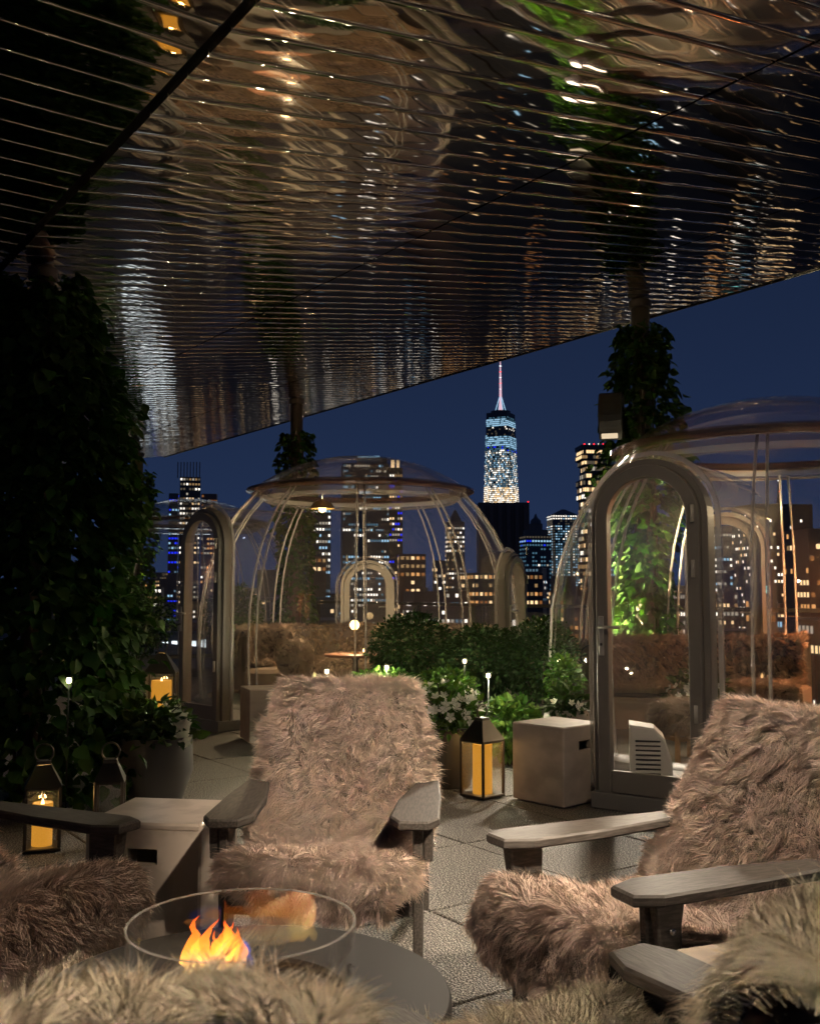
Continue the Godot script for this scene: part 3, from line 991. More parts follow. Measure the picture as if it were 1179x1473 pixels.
# ------------------------------------------------------------------ wool
func make_tufts(width: float, strands: int, seed_: int, spread := 0.9, loose := 1.0, root := 0.13) -> Array:
	var r := RandomNumberGenerator.new()
	r.seed = seed_
	var out := []
	for variant in 4:
		var vs := PackedVector3Array()
		var ns := PackedVector3Array()
		var tip_all := Vector3(r.randfn(0, 0.12), 0.55, 0.72)
		for k in strands:
			var base := Vector3(r.randfn(0, root), -0.05, r.randfn(0, root))
			var tip := tip_all + base * spread + Vector3(r.randfn(0, 0.16), r.randfn(0, 0.14), r.randfn(0, 0.16)) * loose
			tip *= r.randf_range(0.75, 1.15)
			var ctl := base + Vector3(r.randfn(0, 0.08), 0.55, 0.12)
			var side := Vector3(r.randfn(), r.randfn() * 0.3, r.randfn()).normalized()
			var nrm := (Vector3(base.x * 2.0, 0.8, 0.35 + base.z) + Vector3(r.randfn(0, 0.35), r.randfn(0, 0.25), r.randfn(0, 0.35))).normalized()
			var prev := []
			var curl := r.randf() * TAU
			for i in 6:
				var t := i / 5.0
				var p := base * (1 - t) * (1 - t) + ctl * 2.0 * t * (1 - t) + tip * t * t
				p += Vector3(sin(curl + t * 5.5), 0.3 * cos(curl + t * 4.0), cos(curl + t * 5.5)) * 0.07 * t * loose
				var w: float = width * [1.0, 1.0, 0.95, 0.8, 0.5, 0.0][i]
				var cur := [p - side * w, p + side * w]
				if i > 0:
					vs.append_array(PackedVector3Array([prev[0], prev[1], cur[1]]))
					if i < 5:
						vs.append_array(PackedVector3Array([prev[0], cur[1], cur[0]]))
					for q in (6 if i < 5 else 3):
						ns.append(nrm)
				prev = cur
		var arr := []
		arr.resize(Mesh.ARRAY_MAX)
		arr[Mesh.ARRAY_VERTEX] = vs
		arr[Mesh.ARRAY_NORMAL] = ns
		var m := ArrayMesh.new()
		m.add_surface_from_arrays(Mesh.PRIMITIVE_TRIANGLES, arr)
		out.append(m)
	return out

# pt(u, v): u runs the way the wool lies, v from -1 to 1 across
func fleece(parent: Node3D, pt: Callable, out_ref: Vector3, count: int, length: float, base: Color, fine := false, hide_key := "hide", nu := 44, nv := 22) -> void:
	if tufts.is_empty():
		tufts = make_tufts(0.020, 20, 11)
		fine_tufts = make_tufts(0.0105, 42, 12, 0.45, 0.6, 0.17)
	var P := []
	for i in nu + 1:
		var row := PackedVector3Array()
		for j in nv + 1:
			row.append(pt.call(float(i) / nu, -1.0 + 2.0 * j / nv))
		P.append(row)
	var N := []
	var ci := nu / 2
	var cj := nv / 2
	var sgn := 1.0 if (P[ci + 1][cj] - P[ci - 1][cj]).cross(P[ci][cj + 1] - P[ci][cj - 1]).dot(out_ref) > 0 else -1.0
	for i in nu + 1:
		var row := PackedVector3Array()
		for j in nv + 1:
			var du: Vector3 = P[min(i + 1, nu)][j] - P[max(i - 1, 0)][j]
			var dv: Vector3 = P[i][min(j + 1, nv)] - P[i][max(j - 1, 0)]
			row.append(du.cross(dv).normalized() * sgn)
		N.append(row)
	var s := Shape.new(true)
	for i in nu:
		for j in nv:
			s.quad(P[i][j], P[i][j + 1], P[i + 1][j + 1], P[i + 1][j], N[i][j])
			s.quad(P[i][j] - N[i][j] * 0.008, P[i][j + 1] - N[i][j + 1] * 0.008, P[i + 1][j + 1] - N[i + 1][j + 1] * 0.008, P[i + 1][j] - N[i + 1][j] * 0.008, -N[i][j])
	put("hide", s.mesh(), M[hide_key], parent)
	var xfs := [[], [], [], []]
	var cols := [[], [], [], []]
	var off := parent.position * 3.7
	for k in count:
		var u := rng.randf() * nu * 0.9999
		var v := rng.randf() * nv * 0.9999
		if k % 7 == 0:
			v = (0.02 if rng.randf() < 0.5 else nv * 0.9999) * 1.0
			v += (0.6 if v < 1.0 else -0.6) * rng.randf()
		elif k % 19 == 0:
			u = nu * 0.9999 - rng.randf() * 0.6
		var i := int(u)
		var j := int(v)
		var fu := u - i
		var fv := v - j
		var p: Vector3 = P[i][j].lerp(P[i + 1][j], fu).lerp(P[i][j + 1].lerp(P[i + 1][j + 1], fu), fv)
		var n: Vector3 = N[i][j].lerp(N[i + 1][j + 1], 0.5).normalized()
		var tu: Vector3 = (P[i + 1][j] - P[i][j]).normalized()
		var tv: Vector3 = (P[i][j + 1] - P[i][j]).normalized()
		var vv := -1.0 + 2.0 * v / nv
		var q := (p + off) * 7.5
		var a1 := noise.get_noise_3d(q.x, q.y, q.z)
		var a2 := noise.get_noise_3d(q.x + 31.0, q.y - 17.0, q.z + 5.0)
		var lock := (p + off) * 22.0
		var b1 := noise.get_noise_3d(lock.x, lock.y, lock.z)
		var b2 := noise.get_noise_3d(lock.x + 11.0, lock.y, lock.z - 9.0)
		var comb := tu * (0.42 + 1.5 * a1 + 0.3 * b1) + tv * (vv * 0.35 + 1.9 * a2 + 0.4 * b2) + Vector3(rng.randfn(0, 0.12), -0.18 + rng.randfn(0, 0.1), rng.randfn(0, 0.12))
		if absf(vv) > 0.9:
			comb += tv * signf(vv) * 0.9
		if u > nu * 0.97:
			comb += tu * 0.8
		comb = (comb - n * comb.dot(n)).normalized()
		var stand := clampf(0.55 + 0.5 * absf(b1) + 0.25 * b2, 0.2, 1.1)
		var y := (n * (0.55 + stand) + Vector3(rng.randfn(0, 0.1), rng.randfn(0, 0.1), rng.randfn(0, 0.1))).normalized()
		var x := y.cross(comb).normalized()
		var z := x.cross(y)
		var L := length * rng.randf_range(0.7, 1.2) * (0.95 + 0.5 * b1)
		var kind := rng.randi() % 4
		xfs[kind].append(Transform3D(Basis(x, y * (0.65 + 0.35 * stand), z) * L, p))
		var c := minf(1.1, rng.randf_range(0.82, 1.10) * (1.0 + 0.15 * b2))
		cols[kind].append(Color(base.r * c, base.g * c * rng.randf_range(0.96, 1.03), base.b * c))
	for kind in 4:
		scatter("wool", (fine_tufts if fine else tufts)[kind], M.wool, parent, xfs[kind], cols[kind])

# ------------------------------------------------------------------ adirondack chairs
const FLAT := Basis(Vector3(1, 0, 0), Vector3(0, 0, 1), Vector3(0, -1, 0))       # outline in (x, z), thickness along y
const UPRIGHT := Basis(Vector3(0, 0, 1), Vector3(0, 1, 0), Vector3(-1, 0, 0))    # outline in (z, y), thickness along x
func chair(at: Vector3, f: Vector3, label: String) -> Node3D:
	var o := thing("adirondack_chair", label, "chair", at, facing(f), "adirondack chairs round the fire table")
	var m: Material = M.chair_board
	for s in [-1.0, 1.0]:
		var arm := PackedVector2Array()
		for p in [[0.225, 0.33], [0.26, 0.415], [0.355, 0.42], [0.388, 0.35], [0.388, 0.02], [0.372, -0.36], [0.355, -0.40], [0.30, -0.40], [0.275, -0.20], [0.235, 0.06]]:
			arm.append(Vector2(p[0] * s, p[1]))
		put("arm", Shape.new().prism(arm, 0.03, Transform3D(FLAT, Vector3(0, 0.55, 0)), 0.006).mesh(), m, o)
		put("front_leg", Shape.new().prism(PackedVector2Array([Vector2(0.26, 0.0), Vector2(0.345, 0.0), Vector2(0.365, 0.53), Vector2(0.25, 0.53)]), 0.032, Transform3D(UPRIGHT, Vector3(0.318 * s, 0, 0)), 0.005).mesh(), m, o)
		put("stringer", Shape.new().prism(PackedVector2Array([Vector2(0.385, 0.365), Vector2(0.385, 0.27), Vector2(-0.52, 0.0), Vector2(-0.62, 0.0), Vector2(-0.64, 0.05), Vector2(-0.22, 0.235)]), 0.032, Transform3D(UPRIGHT, Vector3(0.284 * s, 0, 0)), 0.005).mesh(), m, o)
		put("arm_bracket", Shape.new().prism(PackedVector2Array([Vector2(0.27, 0.53), Vector2(0.36, 0.53), Vector2(0.345, 0.42), Vector2(0.29, 0.42)]), 0.03, Transform3D(UPRIGHT, Vector3(0.352 * s, 0.002, 0)), 0.004).mesh(), m, o)
		put("bolt", Shape.new(true).tube([Vector3(0.366 * s, 0.47, 0.315), Vector3(0.374 * s, 0.47, 0.315)], [0.009], 10).mesh(), M.chrome, o)
		put("rear_support", Shape.new().box(Vector3(0.03, 0.46, 0.07), Transform3D(Basis.IDENTITY, Vector3(0.318 * s, 0.30, -0.335))).mesh(), m, o)
	for k in 6:
		var t := (k + 0.5) / 6.0
		var z := lerpf(0.41, -0.13, t)
		put("seat_slat", Shape.new().box(Vector3(0.60, 0.022, 0.088), Transform3D(Basis(Vector3.RIGHT, -atan(0.215)), Vector3(0, lerpf(0.383, 0.252, t), z)), 0.005).mesh(), m, o)
	put("seat_apron", Shape.new().box(Vector3(0.60, 0.10, 0.024), Transform3D(Basis.IDENTITY, Vector3(0, 0.315, 0.40)), 0.005).mesh(), m, o)
	var lean := atan2(0.41, 0.64)
	for k in 5:
		var i := k - 2
		var len := 0.735 - 0.05 * i * i
		var b := Basis(Vector3.RIGHT, -lean) * Basis(Vector3.BACK, -0.035 * i)
		put("back_slat", Shape.new().box(Vector3(0.098, len, 0.022), Transform3D(b, Vector3(0.104 * i, 0.255, -0.115) + b * Vector3(0, len * 0.5, 0)), 0.006).mesh(), m, o)
	put("back_rail", Shape.new().box(Vector3(0.64, 0.075, 0.026), Transform3D(Basis(Vector3.RIGHT, -lean), Vector3(0, 0.515, -0.308)), 0.005).mesh(), m, o)
	put("back_rail", Shape.new().box(Vector3(0.50, 0.06, 0.024), Transform3D(Basis(Vector3.RIGHT, -lean), Vector3(0, 0.74, -0.452)), 0.005).mesh(), m, o)
	return o

const PROFILE := [[-0.585, 0.54], [-0.60, 0.72], [-0.585, 0.858], [-0.53, 0.905], [-0.47, 0.88], [-0.345, 0.70], [-0.20, 0.475], [-0.115, 0.365], [-0.03, 0.340], [0.11, 0.366], [0.28, 0.408], [0.40, 0.432], [0.445, 0.405], [0.462, 0.33], [0.455, 0.25]]
func along(u: float, prof: Array) -> Vector3:
	var k := u * (prof.size() - 1)
	var i := clampi(int(k), 0, prof.size() - 2)
	var t := k - i
	var g := func(n): return Vector2(prof[clampi(n, 0, prof.size() - 1)][0], prof[clampi(n, 0, prof.size() - 1)][1])
	var p: Vector2 = g.call(i).cubic_interpolate(g.call(i + 1), g.call(i - 1), g.call(i + 2), t)
	return Vector3(0, p.y, p.x)

# a sheepskin over back and seat; u0..u1 is the stretch of the profile it covers, widths its half widths
func sheepskin(at: Vector3, f: Vector3, label: String, widths: Array, count: int, length: float, base: Color, fine := false, u0 := 0.0, u1 := 1.0, skew := 0.0, sd := 0.0, hide_key := "hide") -> void:
	var o := thing("sheepskin_throw", label, "throw", at, facing(f), "sheepskin throws on the chairs")
	var pt := func(t: float, v: float) -> Vector3:
		var u := lerpf(u0, u1, t)
		var p := along(u, PROFILE)
		var d := (along(minf(u + 0.01, 1.0), PROFILE) - along(maxf(u - 0.01, 0.0), PROFILE)).normalized()
		var n := Vector3(0, d.z, -d.y)
		var k := t * (widths.size() - 1)
		var i := clampi(int(k), 0, widths.size() - 2)
		var w: float = lerpf(widths[i], widths[i + 1], smoothstep(0, 1, k - i))
		w *= 1.0 + 0.10 * noise.get_noise_2d(u * 6.0 + sd, signf(v) * 5.0 + sd)
		var x := v * w + skew * (u - 0.4)
		var bump := 0.018 * noise.get_noise_3d(x * 7.0, u * 9.0, sd)
		p += n * bump
		var over := maxf(0.0, absf(x) - 0.28)
		p.x = x - signf(x) * over * over * 0.9
		if u < 0.55:
			p += Vector3(0, -0.15, -0.75) * over
		else:
			p += Vector3(0, -0.75, 0) * over * (1.0 if absf(p.z) < 0.5 else 0.6)
		return p
	fleece(o, pt, Vector3(0, 0.7, 0.7), count, length, base, fine, hide_key)

func chairs() -> void:
	var tan_wool := Color(0.43, 0.305, 0.225)
	# facing the camera across the fire table
	var fc := Vector3(-0.05, 0, 0.999)
	var pc := Vector3(-0.275, 0, -3.74)
	chair(pc, fc, "grey adirondack chair squarely facing the fire table")
	sheepskin(pc, fc, "brown sheepskin over the chair squarely facing the fire table", [0.10, 0.14, 0.185, 0.275, 0.325, 0.32, 0.285, 0.27, 0.29, 0.30, 0.19], 16000, 0.060, Color(0.94, 0.74, 0.62), false, 0.0, 0.95, 0.02, 1.0)
	# turned sideways, its far arm pointing at the fire table
	var fr := Vector3(-0.90, 0, 0.43).normalized()
	var pr := Vector3(0.765, 0, -3.02)
	chair(pr, fr, "grey adirondack chair turned sideways in front of the large dome")
	sheepskin(pr, fr, "tan sheepskin on the sideways chair in front of the large dome", [0.14, 0.18, 0.24, 0.31, 0.34, 0.31, 0.26, 0.27, 0.30, 0.32, 0.22], 16000, 0.060, Color(0.94, 0.74, 0.62), false, 0.0, 1.0, -0.03, 5.0)
	# by the lanterns, mostly outside the frame
	var fl := Vector3(0.90, 0, 0.43).normalized()
	var pl := Vector3(-1.40, 0, -3.20)
	chair(pl, fl, "grey adirondack chair in front of the lanterns and ivy")
	sheepskin(pl, fl, "tan sheepskin over the chair in front of the lanterns", [0.24, 0.30, 0.32, 0.32, 0.30, 0.30, 0.30, 0.31, 0.32, 0.33, 0.25], 6500, 0.060, Color(0.94, 0.74, 0.62), false, 0.0, 1.0, 0.0, 9.0)
	# backs to the camera
	var fd := dirv(-24.0)
	var pd := Vector3(-0.65, 0, -1.34)
	chair(pd, fd, "grey adirondack chair with its back to the balcony, fire glowing beyond")
	sheepskin(pd, fd, "pale cream long haired sheepskin over a chair back before the fire", [0.30, 0.34, 0.36, 0.37, 0.37, 0.36, 0.35], 10000, 0.066, Color(0.98, 0.86, 0.66), true, 0.0, 0.42, 0.0, 13.0, "hide_cream")
	var fg := dirv(-29.5)
	var pg := Vector3(0.385, 0, -1.655)
	chair(pg, fg, "adirondack chair seen from behind next to a cream side table")
	sheepskin(pg + Vector3(0, 0.03, 0), fg, "olive tinted sheepskin over the chair back next to a cream table", [0.31, 0.33, 0.34, 0.33, 0.31, 0.29, 0.27, 0.28, 0.31, 0.32, 0.24], 10500, 0.066, Color(0.96, 0.86, 0.66), true, 0.0, 1.0, 0.0, 17.0)
	# cream side tables
	side_table(Vector3(-0.94, 0, -3.98), -8.0, 0.44, 0.46, "cream cube side table with a hand hole between two chairs and lanterns")
	side_table(Vector3(0.93, 0, -6.46), 43.0, 0.41, 0.48, "cream cube side table beside the glowing lantern and dome door")
	side_table(Vector3(0.90, 0, -2.33), 20.0, 0.44, 0.46, "cream cube side table between the sideways chair and olive sheepskin")
	side_table(Vector3(-1.24, 0, -9.0), 20.0, 0.42, 0.46, "pale cube side table by the door of the middle dome")

func side_table(at: Vector3, yaw_deg: float, w: float, h: float, label: String) -> void:
	var root := CSGCombiner3D.new()
	root.name = numbered("side_table")
	tag(root, label, "side table", "cream cube side tables")
	var bm := CSGMesh3D.new()
	bm.name = "cube_shell"
	bm.mesh = Shape.new().box(Vector3(w, h, w), Transform3D.IDENTITY, 0.008).mesh()
	bm.material = M.lacquer
	root.add_child(bm)
	var hollow := CSGBox3D.new()      # the cube is an open shell: the hand holes lead into it
	hollow.name = "hollow"
	hollow.operation = CSGShape3D.OPERATION_SUBTRACTION
	hollow.size = Vector3(w - 0.06, h - 0.09, w - 0.06)
	hollow.material = M.lacquer
	root.add_child(hollow)
	for gap in [[h * 0.5 - 0.022, 0.004], [-h * 0.5 + 0.006, 0.014]]:
		var cut := CSGBox3D.new()
		cut.name = "shadow_gap"
		cut.size = Vector3(w + 0.02, gap[1], w + 0.02)
		cut.position = Vector3(0, gap[0], 0)
		cut.material = M.lacquer
		var keep := CSGCombiner3D.new()
		keep.name = "gap_ring"
		keep.operation = CSGShape3D.OPERATION_SUBTRACTION
		keep.add_child(cut)
		var core := CSGBox3D.new()
		core.name = "core"
		core.operation = CSGShape3D.OPERATION_SUBTRACTION
		core.size = Vector3(w - (0.008 if gap[1] < 0.01 else 0.05), 0.1, w - (0.008 if gap[1] < 0.01 else 0.05))
		core.position = cut.position
		core.material = M.lacquer
		keep.add_child(core)
		root.add_child(keep, true)
	for s in 4:
		var hole := CSGBox3D.new()
		hole.name = "hand_hole"
		hole.operation = CSGShape3D.OPERATION_SUBTRACTION
		hole.size = Vector3(0.115, 0.055, 0.10)
		hole.material = M.lacquer
		hole.transform = Transform3D(Basis(Vector3.UP, s * PI / 2), Vector3(0, h * 0.5 - 0.12, 0) + Basis(Vector3.UP, s * PI / 2) * Vector3(0, 0, w * 0.5))
		if s % 2 == 0:
			root.add_child(hole, true)
	add_child(root)
	root.position = at + Vector3(0, h * 0.5, 0)
	root.rotation.y = deg_to_rad(yaw_deg)

# ------------------------------------------------------------------ fire table
func fire_pit() -> void:
	var c := Vector3(-0.37, 0, -2.30)
	var o := thing("fire_table", "round dark metal fire table with a burner pan", "fire table", c)
	put("drum", Shape.new(true).lathe([Vector2(0.40, 0.0), Vector2(0.41, 0.02), Vector2(0.42, 0.36), Vector2(0.40, 0.38)], 72).mesh(), M.pit_metal, o)
	put("table_top", Shape.new(true).lathe([Vector2(0.22, 0.36), Vector2(0.455, 0.378), Vector2(0.462, 0.386), Vector2(0.462, 0.412), Vector2(0.456, 0.42), Vector2(0.23, 0.42), Vector2(0.222, 0.412), Vector2(0.22, 0.36)], 96).mesh(), M.pit_metal, o)
	put("burner_pan", Shape.new(true).lathe([Vector2(0.219, 0.40), Vector2(0.205, 0.385), Vector2(0.0, 0.38)], 64).mesh(), M.black_metal, o)
	var loop := []
	for k in 33:
		var a := TAU * k / 32.0
		loop.append(Vector3(signf(cos(a)) * pow(absf(cos(a)), 0.5) * 0.09 + 0.05, 0.40, signf(sin(a)) * pow(absf(sin(a)), 0.5) * 0.05 - 0.02))
	put("burner_ring", Shape.new(true).tube(loop, [0.008], 8, false).mesh(), M.black_metal, o)
	for k in 26:
		var a := rng.randf() * TAU
		var r := sqrt(rng.randf()) * 0.18
		var s := rng.randf_range(0.010, 0.018)
		put("lava_stone", Shape.new(true).lathe([Vector2(0, -s * 0.7), Vector2(s, 0), Vector2(s * 0.6, s * 0.6), Vector2(0, s * 0.75)], 7).mesh(), M.black_metal, o, Transform3D(Basis(Vector3(rng.randf(), 1, rng.randf()).normalized(), rng.randf() * 6.0), Vector3(cos(a) * r, 0.392, sin(a) * r)))
	var g := thing("glass_wind_guard", "clear glass ring of curved panels round the flames", "wind guard", c + Vector3(0, 0.42, 0))
	for k in 4:
		var a0 := 0.35 + TAU * k / 4.0 + 0.012
		var a1 := 0.35 + TAU * (k + 1) / 4.0 - 0.012
		put("pane", Shape.new(true).lathe([Vector2(0.246, 0.001), Vector2(0.25, 0.001), Vector2(0.25, 0.152), Vector2(0.246, 0.152), Vector2(0.246, 0.001)], 28, a0, a1).mesh(), M.guard_glass, g)
		put("edge_bead", Shape.new(true).lathe([Vector2(0.2455, 0.1515), Vector2(0.2505, 0.1515), Vector2(0.2505, 0.1545), Vector2(0.2455, 0.1545)], 28, a0, a1).mesh(), M.dome_rib, g)
		var am := TAU * (k) / 4.0 + 0.35
		put("clip", Shape.new().box(Vector3(0.02, 0.03, 0.014), Transform3D(Basis(Vector3.UP, am), Vector3(sin(am) * 0.25, 0.016, cos(am) * 0.25))).mesh(), M.chrome, g)
	# flames
	var grad := Gradient.new()
	grad.set_color(0, Color(1.0, 0.75, 0.35))
	grad.set_color(1, Color(0.9, 0.30, 0.06))
	grad.add_point(0.25, Color(1.0, 0.86, 0.52))
	grad.add_point(0.6, Color(1.0, 0.58, 0.18))
	var gt := GradientTexture2D.new()
	gt.gradient = grad
	gt.width = 8
	gt.height = 64
	gt.fill_from = Vector2(0, 0)
	gt.fill_to = Vector2(0, 1)
	var fm := mat("flame", Color(0.02, 0.01, 0.0, 0.24), 1.0)
	fm.transparency = BaseMaterial3D.TRANSPARENCY_ALPHA
	fm.emission_enabled = true
	fm.emission_texture = gt
	fm.emission = Color.WHITE
	fm.emission_operator = BaseMaterial3D.EMISSION_OP_MULTIPLY
	fm.emission_energy_multiplier = 4.6
	var bm := mat("flame_blue", Color(0.0, 0.0, 0.01, 0.3), 1.0)
	bm.transparency = BaseMaterial3D.TRANSPARENCY_ALPHA
	bm.emission_enabled = true
	bm.emission = Color(0.35, 0.45, 1.0)
	bm.emission_energy_multiplier = 0.8
	var fl := thing("fire", "orange gas flames licking up inside the glass ring", "flame", c + Vector3(0, 0.39, 0))
	var tongues := []
	for k in 20:
		var px := rng.randfn(0, 0.03)
		tongues.append([-0.07 + px, -0.10 + rng.randfn(0, 0.02), rng.randf_range(0.05, 0.155) * exp(-pow(px / 0.05, 2.0)) + 0.025, rng.randf_range(0.012, 0.021), rng.randf_range(-1.2, 1.2)])
	for d in tongues:
		put("flame_tongue", flame_mesh(d[2], d[3], d[4]), fm, fl, Transform3D(Basis(Vector3.UP, rng.randf() * 2.0 - 1.0), Vector3(d[0], 0, d[1])))
	put("blue_flame", flame_mesh(0.11, 0.018, 0.9), bm, fl, Transform3D(Basis.IDENTITY, Vector3(-0.03, 0.0, -0.11)))
	lamp_light(fl, "omni", c + Vector3(-0.07, 0.46, -0.10), Color(1.0, 0.74, 0.48), 0.02, 0.05)

func flame_mesh(h: float, r: float, sway: float) -> ArrayMesh:
	var st := SurfaceTool.new()
	st.begin(Mesh.PRIMITIVE_TRIANGLES)
	var n := 14
	var sides := 12
	var pts := []
	for i in n + 1:
		var t := float(i) / n
		var rr := r * (2.1 * pow(t, 0.35) * pow(1.0 - t, 1.15) + 0.10 * (1 - t)) * (1.0 + 0.7 * noise.get_noise_2d(t * 3.5 + sway * 20.0, h * 90.0))
		var mid := Vector3(sway * h * (0.16 * sin(t * 3.6) + 0.22 * t * t) + 0.22 * h * t * noise.get_noise_2d(t * 2.2 + h * 300.0, sway * 9.0), t * h, 0.10 * h * sin(t * 5.0 + sway))
		var ring := []
		for k in sides:
			var a := TAU * k / sides
			ring.append(mid + Vector3(cos(a) * rr * (1.35 + 0.35 * sin(2.0 * a + t * 5.0)), 0.25 * rr * sin(3.0 * a + sway * 5.0), sin(a) * rr * 0.8))
		pts.append(ring)
	for i in n:
		for k in sides:
			var j := (k + 1) % sides
			for q in [[i, k], [i + 1, j], [i, j], [i, k], [i + 1, k], [i + 1, j]]:
				st.set_uv(Vector2(float(q[1]) / sides, 1.0 - (1.0 - float(q[0]) / n)))
				st.add_vertex(pts[q[0]][q[1]])
	st.generate_normals()
	return st.commit()

# ------------------------------------------------------------------ clear domes
func arch_path(w: float, h: float, inset: float, n := 18) -> Array:
	var r := w * 0.5 - inset
	var out := [Vector2(-r, 0)]
	for k in n + 1:
		var a := PI - PI * k / n
		out.append(Vector2(cos(a) * r, h - w * 0.5 + sin(a) * r))
	out.append(Vector2(r, 0))
	return out

func arch_frame(w: float, h: float, i0: float, i1: float, z0: float, z1: float) -> ArrayMesh:
	var s := Shape.new()
	var o := arch_path(w, h, i0)
	var p := arch_path(w, h, i1)
	for i in o.size() - 1:
		var m := Vector3((o[i].x + o[i + 1].x) * 0.5, maxf(0.0, (o[i].y + o[i + 1].y) * 0.5 - (h - w * 0.5)), 0)
		var f := func(q: Vector2, z: float): return Vector3(q.x, q.y, z)
		var b := 0.006
		s.quad(f.call(o[i].lerp(p[i], 0.06), z1), f.call(o[i + 1].lerp(p[i + 1], 0.06), z1), f.call(p[i + 1].lerp(o[i + 1], 0.06), z1), f.call(p[i].lerp(o[i], 0.06), z1), Vector3(0, 0, 1))
		s.quad(f.call(o[i], z1 - b), f.call(o[i + 1], z1 - b), f.call(o[i + 1].lerp(p[i + 1], 0.06), z1), f.call(o[i].lerp(p[i], 0.06), z1), m.normalized() + Vector3(0, 0, 1))
		s.quad(f.call(p[i], z1 - b), f.call(p[i + 1], z1 - b), f.call(p[i + 1].lerp(o[i + 1], 0.06), z1), f.call(p[i].lerp(o[i], 0.06), z1), -m.normalized() + Vector3(0, 0, 1))
		s.quad(f.call(o[i], z0), f.call(o[i + 1], z0), f.call(p[i + 1], z0), f.call(p[i], z0), Vector3(0, 0, -1))
		s.quad(f.call(o[i], z0), f.call(o[i + 1], z0), f.call(o[i + 1], z1 - b), f.call(o[i], z1 - b), m)
		s.quad(f.call(p[i], z0), f.call(p[i + 1], z0), f.call(p[i + 1], z1 - b), f.call(p[i], z1 - b), -m)
	return s.mesh()

func arch_door(o: Node3D, at: Vector3, yaw: float, deep: float, full := true, glazed := true) -> void:
	var w := 0.68
	var h := 1.97 if full else 1.6
	var base := 0.10
	var xf := Transform3D(Basis(Vector3.UP, yaw), at)
	var d := put("door", arch_frame(w, h, 0.015, 0.092, -0.03, 0.03), M.frame_grey, o, xf.translated_local(Vector3(0, base, 0.02)))
	# pane, kick panel and fittings hang on the door
	var poly := PackedVector2Array(arch_path(w, h, 0.086))
	if glazed:
		put("pane", Shape.new().prism(poly, 0.008, Transform3D.IDENTITY, 0.001).mesh(), M.clear_pane, d)
	put("kick_panel", Shape.new().box(Vector3(w - 0.19, 0.13, 0.03), Transform3D(Basis.IDENTITY, Vector3(0, 0.065, 0))).mesh(), M.frame_grey, d)
	put("handle_plate", Shape.new().box(Vector3(0.034, 0.24, 0.008), Transform3D(Basis.IDENTITY, Vector3(-w * 0.5 + 0.052, 0.93, 0.036))).mesh(), M.satin, d)
	put("handle", Shape.new(true).tube([Vector3(-w * 0.5 + 0.052, 0.985, 0.04), Vector3(-w * 0.5 + 0.052, 0.985, 0.075), Vector3(-w * 0.5 + 0.19, 0.985, 0.078)], [0.009], 8).mesh(), M.satin, d)
	put("keyhole", Shape.new(true).tube([Vector3(-w * 0.5 + 0.052, 0.88, 0.04), Vector3(-w * 0.5 + 0.052, 0.88, 0.046)], [0.009], 10).mesh(), M.black_metal, d)
	for y in [0.45, 1.28, 1.60]:
		put("hinge", Shape.new(true).tube([Vector3(w * 0.5 - 0.05, y, 0.04), Vector3(w * 0.5 - 0.05, y + 0.10, 0.04)], [0.012], 8).mesh(), M.satin, d)
	put("door_surround", arch_frame(w + 0.05, h + 0.025, 0.0, 0.038, -0.10, 0.012), M.frame_grey, o, xf.translated_local(Vector3(0, base, 0)))
	put("threshold", Shape.new().box(Vector3(w + 0.06, base - 0.004, deep), Transform3D(Basis.IDENTITY, Vector3(0, base * 0.5, -deep * 0.5 + 0.06))).mesh(), M.plinth_grey, o, xf)
	# clear tunnel back to the dome
	var s := Shape.new(true)
	var p := arch_path(w + 0.10, h + 0.05, 0.0, 24)
	for i in p.size() - 1:
		for k in 4:
			var z0 := -0.04 - deep * k / 4.0
			var z1 := -0.04 - deep * (k + 1) / 4.0
			var g0 := 1.0 + 0.012 * k
			var g1 := 1.0 + 0.012 * (k + 1)
			s.quad(Vector3(p[i].x * g0, p[i].y, z0), Vector3(p[i + 1].x * g0, p[i + 1].y, z0), Vector3(p[i + 1].x * g1, p[i + 1].y, z1), Vector3(p[i].x * g1, p[i].y, z1), Vector3(p[i].x + p[i + 1].x, p[i].y - 1.2, 0))
	put("tunnel", s.mesh(), M.dome_sheet, o, xf.translated_local(Vector3(0, base, 0)))
	put("tunnel_flange", arch_frame(w + 0.16, h + 0.08, 0.0, 0.03, -0.07, -0.045), M.dome_rib, o, xf.translated_local(Vector3(0, base, 0)))

